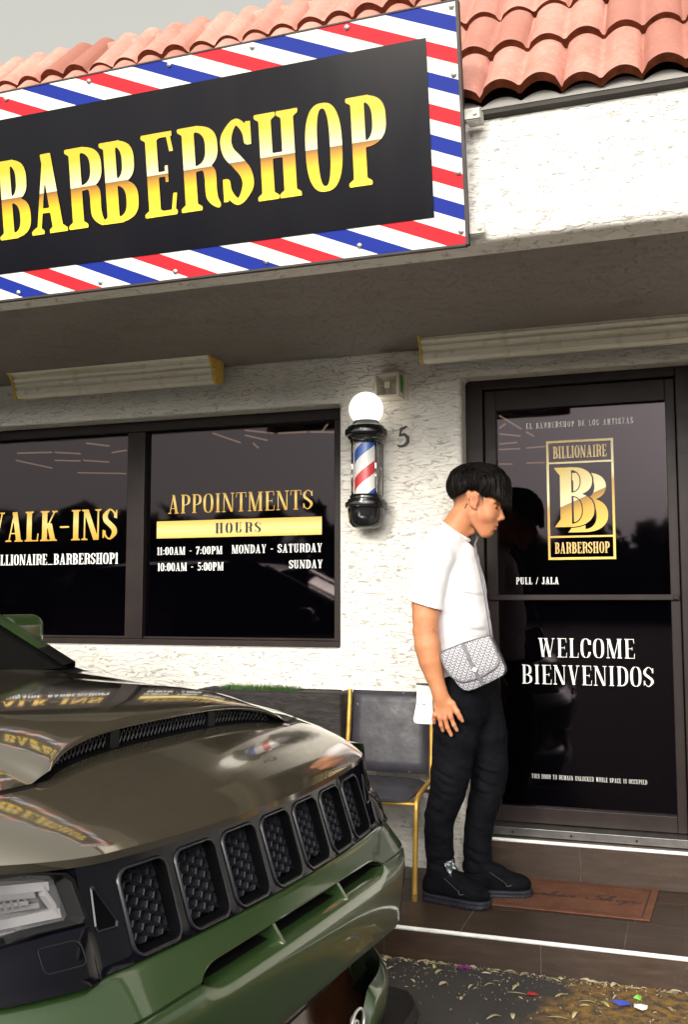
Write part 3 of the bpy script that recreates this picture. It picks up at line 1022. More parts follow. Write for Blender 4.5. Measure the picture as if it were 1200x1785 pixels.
for ch, x0, x1 in (('B', -1.640, -1.489), ('A', -1.485, -1.322), ('R', -1.315, -1.153), ('B', -1.159, -1.000), ('E', -.975, -.837), ('R', -.820, -.657), ('S', -.645, -.519), ('H', -.506, -.335), ('O', -.312, -.173), ('P', -.154, -.009)):
    gv, gf, w = glyph(ch, .165, .062, 76)
    bI = len(V)
    V += [(x0 + p[0] / w * (x1 - x0), SZ + p[1] * SHGT + (x0 + 1.64) * 0.005) for p in gv]
    F += [tuple(i + bI for i in f) for f in gf]
obj('lettering', [(p[0], -0.006, p[1]) for p in V], F, sgold, SG, local=True)
STEEL = M('galvanised', (0.42, 0.41, 0.40), 0.4, metal=0.8, vary=.3, vscale=25)
for (bx_, bz) in ((-.497, .788), (-.836, .785), (-1.185, .784), (-1.567, .780), (-1.576, .02), (-1.195, .020), (-.865, .026), (-.49, .022), (-.135, .790), (-.13, .037), (.237, .24), (.238, .790), (.236, .566), (.237, .042)):
    m = MB(); m.lathe([(.0095, 0.0), (.0095, .0045), (.005, .0075), (0, .008)], (bx_, 0.0, bz), 10, axis='Y')
    obj('bolt', m.v, m.f, STEEL, SG, local=True, smooth=True, angle=40)
for bz in (0.035, 0.42):
    m = MB()
    m.box((SX1 - .03, 0.024, bz), (SX1 + 0.062, 0.030, bz + 0.034)); m.box((SX1 + 0.012, 0.030, bz - 0.004), (SX1 + 0.062, 0.036 + bz * .16, bz + 0.002)); m.box((SX1 + .056, .030, bz), (SX1 + .062, 0.034 + bz * .16, bz + .034))
    m.lathe([(.007, 0), (.007, .006), (0, .007)], (SX1 + .045, 0.024, bz + .017), 8, axis='Y')
    obj('bracket', m.v, m.f, M('painted_bracket', (0.55, 0.53, 0.49), 0.6, vary=.3, vscale=30), SG, local=True)

# ------------------------------------------------------------------ two fluorescent fittings under the soffit
LENS = bpy.data.materials.new('yellowed_lens')
t, b = nodes(LENS)
v = coords(t, (0.22, 1, 14))
n1 = noise(t, v, 6.0, 5, 0.6)
c = mixc(t, ramp(t, n1, [(0.50, 0.0), (0.78, 0.8)]), (0.95, 0.92, 0.80), (0.62, 0.47, 0.20))
c = mixc(t, ramp(t, noise(t, coords(t, (1, 1, 1)), 20, 4), [(.55, 0), (.8, .5)]), c, (0.40, 0.30, 0.14))
t.links.new(c, b.inputs['Base Color']); b.inputs['Roughness'].default_value = 0.45
CAP = M('amber_plastic', (0.80, 0.50, 0.10), 0.5, vary=.35, vscale=18)


def fitting(x0, label):
    L = 1.245
    o = thing('light_fitting', label, 'light fixture', (x0, -0.30, 2.53), (0, 0, 0), 'fluorescent fittings under the soffit')
    # cross-section in (y, z): leaning trough with two tube channels
    sec = [(0.10, 0.0), (0.02, -0.012), (0.0, 0.0), (-0.006, 0.026)]
    def ch(a0, c0, r):
        return [(c0[0] + r * math.cos(math.radians(q)) * .35, c0[1] + r * math.sin(math.radians(q))) for q in a0]
    sec += [(0.004, 0.040), (-0.014, 0.048), (-0.020, 0.060), (-0.006, 0.066), (-0.026, 0.074), (-0.034, 0.086), (-0.018, 0.092), (-0.040, 0.106), (-0.062, 0.112), (-0.074, 0.113), (0.10, 0.113)]
    n = len(sec)
    m = MB()
    xs = [0.014, L - 0.014]
    m.v = [(x, y, z) for x in xs for (y, z) in sec]
    for k in range(n - 1): m.f.append((k, k + 1, n + k + 1, n + k))
    m.mi = [0] * len(m.f)
    obj('lens', m.v, m.f, LENS, o, local=True)
    for x in (0.0, L - 0.014):
        m = MB()
        out = [(0.10, -0.004), (0.015, -0.018), (-0.008, -0.004), (-0.014, 0.03), (-0.03, 0.06), (-0.048, 0.095), (-0.082, 0.116), (0.10, 0.116)]
        m.prism(out, lambda a, b_: (x, a, b_), lambda a, b_: (x + 0.014, a, b_))
        bev(obj('end_cap', m.v, m.f, CAP, o, local=True), 0.004, 2)
    m = MB()
    m.tube([(L, -0.02, 0.055), (L + .016, -0.02, 0.055)], .009, 10)
    obj('knob', m.v, m.f, CAP, o, local=True)
    m = MB(); m.box((0.02, 0.02, 0.113), (L - .02, 0.10, 0.117)); m.box((.25, -.07, .1135), (.262, .0, .1165)); m.box((L - .26, -.07, .1135), (L - .25, .0, .1165))
    obj('backplate', m.v, m.f, M('white_enamel', (0.6, 0.57, 0.5), 0.5), o, local=True)
    return o


f1 = fitting(-2.578, 'yellowed fluorescent light fitting under the soffit above the window')
f2 = f1.copy(); COL.objects.link(f2); f2.location = (-0.243, -0.30, 2.545)
f2['label'] = 'long yellowed fluorescent light fitting under the soffit above the door'
for chd in list(f1.children):
    q = chd.copy(); COL.objects.link(q); q.parent = f2

# ------------------------------------------------------------------ barber pole
BP = thing('barber_pole', 'wall mounted barber pole with white globe, black caps and spiral red white blue stripes', 'barber pole', (-0.545, -0.205, 1.745))
BLK = M('black_enamel', (0.010, 0.010, 0.011), 0.12, spec=0.6, vary=.3)
m = MB(); R_ = .086
m.lathe([(0.0, .515)] + [(R_ * math.sin(math.radians(a)), .598 - R_ * math.cos(math.radians(a))) for a in range(20, 180, 8)] + [(0.0, .684)], (0, 0, 0), 40)
GLOBE = M('opal_globe', (0.86, 0.85, 0.78), 0.18, vary=0.02, emit=((1.0, 0.95, 0.84), 0.75))
obj('globe', m.v, m.f, GLOBE, BP, local=True, smooth=True)
m = MB(); m.lathe([(0.0, .425), (.076, .425), (.080, .432), (.080, .440), (.090, .446), (.092, .458), (.104, .462), (.106, .474), (.104, .492), (.094, .496), (.090, .508), (.074, .516), (.066, .530), (.062, .536), (0, .536)], (0, 0, 0), 40)
obj('top_cap', m.v, m.f, BLK, BP, local=True, smooth=True, angle=35)
m = MB(); m.lathe([(0.0, .168), (.078, .168), (.082, .160), (.082, .148), (.092, .144), (.094, .134), (.104, .130), (.106, .118), (.104, .104), (.092, .100), (.090, .060), (.084, .030), (.070, .010), (.048, .001), (0.0, 0.0)][::-1], (0, 0, 0), 40)
obj('bottom_cap', m.v, m.f, BLK, BP, local=True, smooth=True, angle=35)
SPIRAL = bpy.data.materials.new('spiral_stripes')
t, b = nodes(SPIRAL)
s = N(t, 'SeparateXYZ'); t.links.new(N(t, 'TexCoord').outputs['Object'], s.inputs[0])
ang = math_n(t, 'DIVIDE', math_n(t, 'ARCTAN2', s.outputs['Y'], s.outputs['X']), 2 * math.pi)
ph = math_n(t, 'FRACT', math_n(t, 'ADD', math_n(t, 'SUBTRACT', math_n(t, 'DIVIDE', s.outputs['Z'], 0.272), ang), 10.416))
c = ramp(t, ph, [(0.0, (0.02, 0.10, 0.45)), (0.22, (0.80, 0.79, 0.76)), (0.5, (0.58, 0.03, 0.04)), (0.72, (0.80, 0.79, 0.76))], 'CONSTANT')
t.links.new(c, b.inputs['Base Color']); b.inputs['Roughness'].default_value = 0.4; b.inputs['Coat Weight'].default_value = 0.6; b.inputs['Coat Roughness'].default_value = 0.02
m = MB(); m.lathe([(.058, .165), (.058, .43)], (0, 0, 0), 48)
obj('striped_cylinder', m.v, m.f, SPIRAL, BP, local=True, smooth=True, angle=40)
CHROME = M('chrome', (0.62, 0.61, 0.60), 0.08, metal=1.0, vary=.05)
m = MB()
for a in (-2.55, -0.55, 0.5, 2.6): m.tube([(.072 * math.cos(a), .072 * math.sin(a), .165), (.072 * math.cos(a), .072 * math.sin(a), .43)], .006, 8)
obj('chrome_rods', m.v, m.f, CHROME, BP, local=True, smooth=True)
m = MB(); m.box((-.035, 0.05, .06), (.035, .095, .50)); m.box((.050, .0, .165), (.066, .075, .43))
obj('wall_bracket', m.v, m.f, BLK, BP, local=True)

# ------------------------------------------------------------------ alarm box, house number
AL = thing('alarm_box', 'small square beige siren box with a green sticker, above the barber pole', 'alarm', (-0.43, -0.112, 2.40))
BEI = M('beige_plastic', (0.70, 0.64, 0.54), 0.55, vary=.15)
m = MB()
def tri(x0, x1, y, z0, z1): return [(x0, y, z0), (x1, y, z0), (x1, y, z1), (x0, y, z1)]
o_, i_, bk = tri(-.072, .050, -.085, .0, .122), tri(-.062, .040, -.085, .010, .112), tri(-.040, .018, -.012, .032, .09)
m.v = o_ + i_ + bk; m.f = [(k, (k + 1) % 4, 4 + (k + 1) % 4, 4 + k) for k in range(4)] + [(4 + k, 4 + (k + 1) % 4, 8 + (k + 1) % 4, 8 + k) for k in range(4)] + [(8, 9, 10, 11)]
n = len(m.v); m.v += tri(-.068, .060, 0.0, -.004, .124); m.f += [(k, n + k, n + (k + 1) % 4, (k + 1) % 4) for k in range(4)]
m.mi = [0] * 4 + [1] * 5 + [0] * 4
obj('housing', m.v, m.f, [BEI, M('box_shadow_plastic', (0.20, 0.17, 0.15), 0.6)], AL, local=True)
m = MB(); m.box((-.024, -.078, .046), (.004, -.050, .076)); m.box((-.060, -.064, .059), (-.024, -.060, .063)); m.box((.004, -.064, .059), (.039, -.060, .063)); m.box((-.012, -.064, .076), (-.008, -.060, .110)); m.box((-.012, -.064, .012), (-.008, -.060, .046))
bev(obj('horn', m.v, m.f, M('horn_white', (0.72, 0.68, 0.58), 0.5), AL, local=True), .002, 1)
m = MB()
m.prism([(-.062, .028), (-.036, .020), (-.024, .05), (-.026, .09), (-.040, .112), (-.066, .112)], lambda y, z: (.0515 + (y + .085) * .118, y, z), lambda y, z: (.0495 + (y + .085) * .118, y, z))
obj('green_sticker', m.v, m.f, M('green_sticker', (0.05, 0.30, 0.03), 0.4, vary=.3, vscale=60), AL, local=True)
m = MB(); m.box((.058, -.012, -.012), (.078, 0.0, .120)); m.tube([(.074, -.008, .13), (.078, -.012, .06), (.074, -.01, -.004)], .004, 6)
bev(obj('mounting_tab', m.v, m.f, BEI, AL, local=True), .004, 2)

h5 = 0.107
res = 70
gx = np.linspace(-.02, .10, res)[:, None] + np.zeros((1, res)); gz = np.linspace(-.02, .13, res)[None, :] + np.zeros((res, 1))
pts = [(.012, .010), (.026, .006), (.046, .010), (.062, .026), (.062, .050), (.046, .066), (.022, .060)]
fl = np.full(gx.shape, -1.0)
def brush(pp, rr):
    global fl
    pp = np.array(pp); q = np.linspace(0, len(pp) - 1, 80)
    for u in q:
        x_ = np.interp(u, range(len(pp)), pp[:, 0]); z_ = np.interp(u, range(len(pp)), pp[:, 1]); r_ = np.interp(u, range(len(pp)), rr)
        fl = np.maximum(fl, r_ - np.hypot(gx - x_, gz - z_))
brush(pts, [.004, .0055, .0065, .0075, .0075, .006, .004])
brush([(.022, .060), (.027, .086), (.034, .098)], [.0045, .0045, .005])
brush([(.026, .092), (.040, .097), (.056, .104)], [.006, .0062, .004])
V, F = march(fl, gx, gz)
n = len(V)
no = obj('house_number', [(-0.418 + p[0], -0.119, 2.155 + p[1]) for p in V], F, M('black_number', (0.010, 0.009, 0.009), 0.4))
tag(no, 'black house number five on the white wall beside the barber pole', 'house number')
sm_ = no.modifiers.new('thick', 'SOLIDIFY'); sm_.thickness = 0.008; sm_.offset = -1

# ------------------------------------------------------------------ tiled steps
WOOD = bpy.data.materials.new('wood_look_tile')
t, b = nodes(WOOD)
v = coords(t, (1.2, 9.0, 9.0), warp=.03, wscale=4)
v2 = coords(t)
n1 = noise(t, v, 4.5, 8, 0.65); n2 = noise(t, v2, 2.4, 4)
c = ramp(t, n1, [(0.25, (0.019, 0.011, 0.007)), (0.5, (0.042, 0.024, 0.015)), (0.75, (0.074, 0.045, 0.029))])
c = mixc(t, ramp(t, n2, [(0.4, 0.0), (0.8, 0.5)]), c, (0.060, 0.047, 0.038))
c = mixc(t, ramp(t, noise(t, v2, 55, 6, .75), [(0.62, 0.0), (0.74, 0.5)]), c, (0.17, 0.15, 0.13))
oi = N(t, 'Attribute', attribute_name='tone')
c = mixc(t, oi.outputs['Fac'], c, (0.035, 0.022, 0.016))
t.links.new(c, b.inputs['Base Color'])
t.links.new(ramp(t, n2, [(0.3, 0.38), (0.7, 0.62)]), b.inputs['Roughness']); b.inputs['Specular IOR Level'].default_value = 0.35
bump(t, b, n1, 0.25, 0.002)
GROUT = M('grout', (0.13, 0.115, 0.10), 0.9, vary=.3, vscale=20)
NOSE = M('white_nosing', (0.78, 0.77, 0.74), 0.35, vary=.12, vscale=14)


def step(name, label, x0, x1, y0, y1, z0, z1, rowsy, jx, rj):
    o = thing(name, label, 'step', (0, 0, 0))
    m = MB(); m.box((x0, y0 + .008, z0), (x1, y1, z1 - 0.003)); m.build('grout_bed', GROUT, o)
    m = MB(); tone = []
    g = 0.0026
    rr = np.random.default_rng(7)
    for k in range(len(rowsy) - 1):
        ofs = jx[k % len(jx)]
        x = ofs - 0.612 * math.ceil((ofs - x0) / 0.612)
        while x < x1:
            a, c_ = max(x, x0) + g, min(x + 0.612, x1) - g
            if c_ > a:
                m.box((a, rowsy[k] + g, z1 - 0.010), (c_, rowsy[k + 1] - g, z1)); tone += [rr.uniform(0, .5)] * 8
            x += 0.612
    x = rj - 0.612 * math.ceil((rj - x0) / 0.612)
    while x < x1:
        a, c_ = max(x, x0) + g, min(x + 0.612, x1) - g
        if c_ > a:
            m.box((a, y0, z0 + .002), (c_, y0 + 0.0075, z1 - 0.014)); tone += [rr.uniform(.1, .6)] * 8
        x += 0.612
    m.build('tiles', WOOD, o, attr={'tone': tone})
    m = MB(); m.tube([(x0, y0 + .006, z1 - .006), (x1, y0 + .006, z1 - .006)], .0085, 10)
    m.build('nosing', NOSE, o, smooth=True, angle=50)
    return o


step('lower_step', 'lower brown wood look tiled step with white nosing, carrying the doormat', -2.4, 2.4, -0.952, -0.112, 0.0, 0.12, [-0.942, -0.62, -0.31, -0.113], [0.062, 0.70, 0.44], 0.373)
step('upper_step', 'narrow upper tiled step with white nosing under the door threshold', -0.083, 0.998, -0.135, 0.0, 0.12, 0.292, [-0.125, 0.0], [0.72], 0.443)

# ------------------------------------------------------------------ doormat
DM = thing('doormat', 'worn terracotta doormat with dark script lettering in front of the door', 'doormat', (0.42, -0.362, 0.12))
MATM = bpy.data.materials.new('coir')
t, b = nodes(MATM)
v = coords(t)
c = mixc(t, ramp(t, noise(t, v, 9, 5), [(0.3, 0), (0.7, 1)]), (0.12, 0.050, 0.030), (0.185, 0.082, 0.050))
c = mixc(t, ramp(t, noise(t, v, 320, 2), [(0.45, 0.0), (0.7, 0.6)]), c, (0.07, 0.03, 0.02))
c = mixc(t, ramp(t, noise(t, v, 120, 3, .7), [(0.68, 0.0), (0.72, 0.9)]), c, (0.42, 0.34, 0.24))
t.links.new(c, b.inputs['Base Color']); b.inputs['Roughness'].default_value = 0.95; b.inputs['Specular IOR Level'].default_value = .1
bump(t, b, noise(t, v, 350, 2), 0.9, 0.003)
m = MB()
ca_ = -0.0
def mp(x, y, z): return (x + (y + .225) * 0.06, y, z)
def slab(x0, x1, y0, y1, z0, z1):
    n = len(m.v)
    m.box((x0, y0, z0), (x1, y1, z1))
    for k in range(n, n + 8): m.v[k] = mp(*m.v[k])
slab(-.315, .335, -.222, .222, .001, .0075)
bev(obj('mat_body', m.v, m.f, MATM, DM, local=True), .003, 2)
m = MB()
slab(.300, .306, -.20, .20, .0078, .0088); slab(-.290, .300, .190, .194, .0078, .0086); slab(-.290, .300, -.194, -.190, .0078, .0086)
obj('border_line', m.v, m.f, M('mat_dark', (0.035, 0.014, 0.010), 0.95), DM, local=True)
# script: "Barber Shop" in a flowing hand, drawn as a brush line in the mat's plane
res = (360, 120)
gx = np.linspace(-.29, .29, res[0])[:, None] + np.zeros((1, res[1])); gz = np.linspace(-.10, .10, res[1])[None, :] + np.zeros((res[0], 1))
fl = np.full(gx.shape, -1.0)
def script(x0, sx, pts, r=.0048):
    P = np.array([(x0 + (p[0] + .35 * p[1]) * sx, p[1] * sx) for p in pts], float)
    q = np.linspace(0, len(P) - 1, len(P) * 14)
    for u in q:
        i = min(int(u), len(P) - 2); f = u - i
        p0, p1, p2, p3 = P[max(i - 1, 0)], P[i], P[i + 1], P[min(i + 2, len(P) - 1)]
        c_ = 0.5 * (2 * p1 + (p2 - p0) * f + (2 * p0 - 5 * p1 + 4 * p2 - p3) * f * f + (3 * p1 - p0 - 3 * p2 + p3) * f ** 3)
        d = p2 - p1; r_ = r * (0.55 + 0.75 * abs(d[1]) / (np.hypot(*d) + 1e-9))
        np.maximum(fl, r_ - np.hypot(gx - c_[0], gz - c_[1]), out=fl)
sc_ = .062
script(-.265, sc_, [(.05, 0), (.1, 1.0), (.1, 0), (.1, .95), (.5, .95), (.45, .6), (.15, .52), (.55, .4), (.45, .02), (.0, .0)])            # B
script(-.215, sc_, [(.75, .4), (.45, .45), (.35, .1), (.6, .02), (.8, .4), (.8, .05), (1.0, .1)])                                            # a
script(-.165, sc_, [(.2, .1), (.4, .45), (.42, .35), (.65, .42), (.6, .05), (.85, .1)])                                                     # r
script(-.125, sc_, [(.2, .1), (.5, .9), (.42, 1.0), (.3, .05), (.6, .0), (.7, .4), (.4, .4)])                                               # b
script(-.082, sc_, [(.2, .1), (.6, .25), (.55, .45), (.35, .3), (.45, .02), (.8, .12)])                                                     # e
script(-.042, sc_, [(.2, .1), (.4, .45), (.42, .35), (.65, .42), (.6, .05), (.85, .1)])                                                     # r
script(.055, sc_ * 1.25, [(.95, .85), (.75, 1.0), (.35, .9), (.4, .6), (.7, .4), (.55, .05), (.1, .05), (-.05, .25)])                        # S
script(.118, sc_ * 1.1, [(.0, .1), (.4, .95), (.3, 1.05), (.15, .0), (.3, .4), (.5, .42), (.45, .05), (.7, .1)])                             # h
script(.165, sc_, [(.6, .42), (.3, .4), (.3, .05), (.6, .03), (.7, .35), (.5, .42), (.95, .35)])                                            # o
script(.205, sc_, [(.3, .35), (.15, -.6), (.32, .35), (.6, .42), (.65, .1), (.35, .03), (.9, .1), (1.1, .35)])                               # p
V, F = march(fl, gx, gz)
obj('lettering', [mp(p[0], p[1] - .025, .0082) for p in V], F, MATS['mat_dark'], DM, local=True)

# ------------------------------------------------------------------ chair
CH = thing('stacking_chair', 'black vinyl stacking chair with a worn seat and gold metal frame by the wall', 'chair', (-0.41, -0.42, 0.12))
VIN = bpy.data.materials.new('worn_vinyl')
t, b = nodes(VIN)
v = coords(t)
c = mixc(t, ramp(t, noise(t, v, 6, 6, .65), [(0.3, 0), (0.75, 1)]), (0.019, 0.018, 0.025), (0.040, 0.038, 0.050))
c = mixc(t, ramp(t, noise(t, coords(t, (1, 1, 2.5)), 17, 2, .5), [(0.735, 0.0), (0.745, 0.9)]), c, (0.38, 0.33, 0.27))
t.links.new(c, b.inputs['Base Color']); t.links.new(ramp(t, noise(t, v, 14, 4), [(0.3, 0.34), (0.7, 0.6)]), b.inputs['Roughness'])
bump(t, b, noise(t, v, 9, 4), 0.35, 0.012)
GOLDM = M('gold_tube', (0.56, 0.33, 0.07), 0.36, metal=0.55, vary=.2, vscale=12)
# local: x across, y: -front +back
m = MB()
zb0, zb1 = 0.475, 0.845
def backpt(u, w, th):      # u across -1..1, w up 0..1
    y = 0.115 + 0.055 * w + 0.012 * (u * u) + th
    return (u * (0.190 + .004 * w), y, zb0 + (zb1 - zb0) * w)
nu, nw = 15, 15
us = np.linspace(-1, 1, nu); ws = np.linspace(0, 1, nw)
V = []
for side in (0, 1):
    for u in us:
        for w in ws:
            e = min(1, 1 - max(0, (abs(u) - .86) / .14) ** 2) * min(1, 1 - max(0, (abs(2 * w - 1) - .9) / .1) ** 2)
            V.append(backpt(u, w, (-.020 * max(e, 0) if side == 0 else .012 * max(e, 0))))
F = np.concatenate([grid_faces(nu, nw, 0, False), grid_faces(nu, nw, nu * nw, True)])
rim = [i * nw for i in range(nu)] + [(nu - 1) * nw + j for j in range(1, nw)] + [i * nw + nw - 1 for i in range(nu - 2, -1, -1)] + [j for j in range(nw - 2, 0, -1)]
F = [tuple(f) for f in F] + [(a, a + nu * nw, b_ + nu * nw, b_) for a, b_ in zip(rim, rim[1:] + rim[:1])]
obj('backrest', V, F, VIN, CH, local=True, smooth=True, angle=60)
V = []
nu, nw = 19, 19
for side in (0, 1):
    for u in np.linspace(-1, 1, nu):
        for w in np.linspace(-1, 1, nw):
            rr = (abs(u) ** 5 + abs(w) ** 5) ** .2
            k = 1.0
            x_ = u * .205 * (1 - .05 * (w > 0) * w); y_ = -.035 + w * .175
            if abs(u) > .0 and abs(w) > .0:
                q = max(abs(u), abs(w)); s_ = q / max(rr, 1e-6); x_ *= s_; y_ = -.035 + w * .175 * s_
            e = max(0, 1 - max(abs(u), abs(w)) ** 6)
            dip = -.010 * math.exp(-((u / .6) ** 2 + ((w + .1) / .6) ** 2))
            roll = -.02 * max(0, (-w - .55) / .45) ** 2
            V.append((x_, y_, .440 + (.026 * e + dip * e + roll if side == 0 else -.012 + roll)))
F = np.concatenate([grid_faces(nu, nw, 0, True)[:, ::-1], grid_faces(nu, nw, nu * nw, False)[:, ::-1]])
rim = [i * nw for i in range(nu)] + [(nu - 1) * nw + j for j in range(1, nw)] + [i * nw + nw - 1 for i in range(nu - 2, -1, -1)] + [j for j in range(nw - 2, 0, -1)]
F = [tuple(f) for f in F] + [(b_, b_ + nu * nw, a + nu * nw, a) for a, b_ in zip(rim, rim[1:] + rim[:1])]
obj('seat', V, F, VIN, CH, local=True, smooth=True, angle=60)
for s_ in (-1, 1):
    m = MB(); x_ = s_ * .214
    m.tube([(x_ * .97, -.200, .0), (x_ * .985, -.196, .2), (x_, -.190, .37), (x_, -.182, .405), (x_, -.160, .424), (x_, -.12, .432), (x_, .06, .455)], .0115, 10)
    obj('front_leg', m.v, m.f, GOLDM, CH, local=True, smooth=True, angle=60)
    m = MB(); m.tube([(x_ * .97, -.200, -.0005), (x_ * .97, -.2, .03)], .0135, 10)
    obj('foot_tip', m.v, m.f, M('rubber_tip', (0.18, 0.10, 0.02), 0.6), CH, local=True)
    m = MB(); m.tube([(x_ * 1.0, .19, .0), (x_, .145, .25), (x_, .105, .42), (x_ * .97, .118, .49), (x_ * .955, .140, .66), (x_ * .955, .166, .85)], .0115, 10)
    obj('rear_leg', m.v, m.f, GOLDM, CH, local=True, smooth=True, angle=60)
for q_ in ([(-.21, -.185, .398), (.21, -.185, .398)], [(-.21, .11, .40), (.21, .11, .40)]):
    m = MB(); m.tube(q_, .009, 8)
    obj('cross_bar', m.v, m.f, GOLDM, CH, local=True, smooth=True, angle=60)

# ------------------------------------------------------------------ planter with grass
PL = thing('planter', 'dark rough stone planter box with grass on top, beside the chair', 'planter', (-1.03, -0.215, 0.0))
DST = bpy.data.materials.new('dark_stucco')
t, b = nodes(DST)
v = coords(t, (1, 1, 2.2), warp=.02, wscale=10)
n1 = noise(t, v, 16, 6, .6)
c = mixc(t, ramp(t, n1, [(.35, 0), (.7, 1)]), (0.006, 0.005, 0.005), (0.030, 0.024, 0.021))
t.links.new(c, b.inputs['Base Color']); b.inputs['Roughness'].default_value = .75
bump(t, b, n1, 1.0, 0.012)
m = MB()
x0, x1, y0, y1, z1 = -1.42, -0.642, -0.315, -0.115, 0.952
m.box((x0, y0, 0), (x1, y0 + .05, z1)); m.box((x1 - .05, y0 + .05, 0), (x1, y1, z1)); m.box((x0, y0 + .05, 0), (x0 + .05, y1, z1)); m.box((x0 + .05, y1 - .03, 0), (x1 - .05, y1, z1)); m.box((-.90, y0 + .05, .85), (x1 - .05, y1 - .03, z1 - .004))
bev(m.build('planter_wall', DST, PL, smooth=True, angle=30), .018, 3)
m = MB(); m.box((x0 + .05, y0 + .05, .80), (x1 - .05, y1 - .03, .915)); m.build('soil', M('soil', (0.05, 0.035, 0.02), .95), PL)
V = []; F = []; r = np.random.default_rng(11)
for _ in range(3600):
    x = r.uniform(x0 + .1, -.91); y = r.uniform(y0 + .052, y1 - .035); h = r.uniform(.025, .065); w = .0022
    a = r.uniform(0, 6.28); lx, ly = r.normal(0, .018, 2)
    n = len(V)
    dx, dy = w * math.cos(a), w * math.sin(a)
    V += [(x - dx, y - dy, .912), (x + dx, y + dy, .912), (x + lx * .4 + dx * .7, y + ly * .4 + dy * .7, .912 + h * .6), (x + lx * .4 - dx * .7, y + ly * .4 - dy * .7, .912 + h * .6), (x + lx, y + ly, .912 + h)]
    F += [(n, n + 1, n + 2, n + 3), (n + 3, n + 2, n + 4)]
g = obj('grass', V, F, M('grass_blade', (0.035, 0.10, 0.014), .6, vary=.5, vscale=15), None)
tag(g, 'short green grass growing in the dark planter', 'grass', kind='stuff')

# ------------------------------------------------------------------ litter along the foot of the step
def leaf_geo(L, w, curl, n=7):
    V = []; F = []
    for k in range(n):
        s_ = k / (n - 1); wd = w * math.sin(math.pi * min(1, s_ * .92 + .06)) ** .8
        z = curl * math.sin(math.pi * s_) + .001
        V += [(L * (s_ - .5), -wd, z + wd * .25), (L * (s_ - .5), 0, z), (L * (s_ - .5), wd, z + wd * .25)]
        if k:
            b_ = 3 * k
            F += [(b_ - 3, b_, b_ + 1, b_ - 2), (b_ - 2, b_ + 1, b_ + 2, b_ - 1)]
    return np.array(V), F


LEAF = M('dry_leaf', (0.36, 0.27, 0.15), .8, vary=.45, vscale=9, base2=(0.60, 0.50, 0.32))
V = []; F = []; r = np.random.default_rng(21)
def put_leaf(V, F, x, y, L, w, a, curl=.004, z=0.0, tilt=0):
    v_, f_ = leaf_geo(L, w, curl)
    c_, s_ = math.cos(a), math.sin(a)
    n = len(V)
    V += [(x + q[0] * c_ - q[1] * s_, y + q[0] * s_ + q[1] * c_, z + q[2] + .0012 + q[0] * tilt + abs(tilt) * L / 2) for q in v_]
    F += [tuple(i + n for i in f) for f in f_]
for _ in range(1500):
    near = r.random() < .62
    x = r.uniform(-.45, 1.6); y = (-.958 - abs(r.normal(0, .022))) if near else -.97 - r.gamma(1.5, .12)
    L = r.uniform(.002, .013) if r.random() < .90 else r.uniform(.015, .045)
    put_leaf(V, F, x, y, L, L * r.uniform(.05, .30), r.normal(0, .5) if near else r.uniform(0, 3.14), r.uniform(0, .006))
lt = obj('leaf_litter', V, F, LEAF, None)
tag(lt, 'dry leaf crumbs and twigs scattered along the foot of the step', 'leaf litter', kind='stuff')

# individual leaves and scraps that can be told apart
def one(name, label, cat, x, y, L, w, a, curl, mat, group=None, tilt=0):
    V = []; F = []
    put_leaf(V, F, 0, 0, L * .8, w * .75, a, curl * .7, 0, tilt)
    o = obj(name, V, F, mat, None, smooth=True)
    o.location = (x, y, 0.0)
    s_ = o.modifiers.new('thick', 'SOLIDIFY'); s_.thickness = .0008
    tag(o, label, cat, group)


PALE = M('pale_leaf', (0.42, 0.36, 0.20), .7, vary=.25, vscale=20)
YEL = M('yellow_green_leaf', (0.34, 0.34, 0.13), .7, vary=.25, vscale=20)
gl = 'larger fallen leaves and twigs on the asphalt'
one('fallen_leaf', 'tan leaf against the step left of the yellow green leaf', 'leaf', -.027, -1.000, .055, .008, 1.9, .006, PALE, gl)
one('fallen_leaf', 'broad yellow green leaf on the asphalt near the car', 'leaf', .007, -1.049, .055, .011, 1.0, .008, YEL, gl)
one('twig', 'bent pale twig on asphalt in front of the purple scrap', 'twig', .21, -1.114, .055, .004, .6, .010, PALE, gl)
one('twig', 'straight pale twig lying left of the red scrap', 'twig', .315, -1.154, .085, .0035, .05, .003, PALE, gl)
one('fallen_leaf', 'upright pale leaf leaning just behind the straight twig', 'leaf', .304, -1.112, .05, .008, 1.1, .006, PALE, gl, .2)
one('fallen_leaf', 'tan leaf on the asphalt right of the red scrap', 'leaf', .467, -1.126, .06, .008, .7, .008, PALE, gl)
one('twig', 'pale forked twig touching the step above the red scrap', 'twig', .425, -.990, .075, .005, -.35, .008, PALE, gl)
one('fallen_leaf', 'slim curled leaf at the very bottom edge of the photo', 'leaf', .275, -1.385, .075, .008, .75, .012, PALE, gl)
one('fallen_leaf', 'short blunt pale leaf in the open asphalt near the bottom', 'leaf', .332, -1.350, .055, .010, 1.75, .006, PALE, gl)
one('twig', 'long pale twig at the left edge of the yellow paint', 'twig', .477, -1.317, .085, .005, .1, .006, PALE, gl)
one('fallen_leaf', 'pale leaf standing on the yellow paint by the twig', 'leaf', .531, -1.285, .05, .009, 1.25, .010, PALE, gl, .2)
one('fallen_leaf', 'grey green leaf beside the blue wrapper on yellow paint', 'leaf', .617, -1.150, .065, .010, 2.3, .008, YEL, gl)
one('twig', 'thin twig on the yellow paint left of the blue wrapper', 'twig', .560, -1.150, .075, .004, .15, .006, PALE, gl)


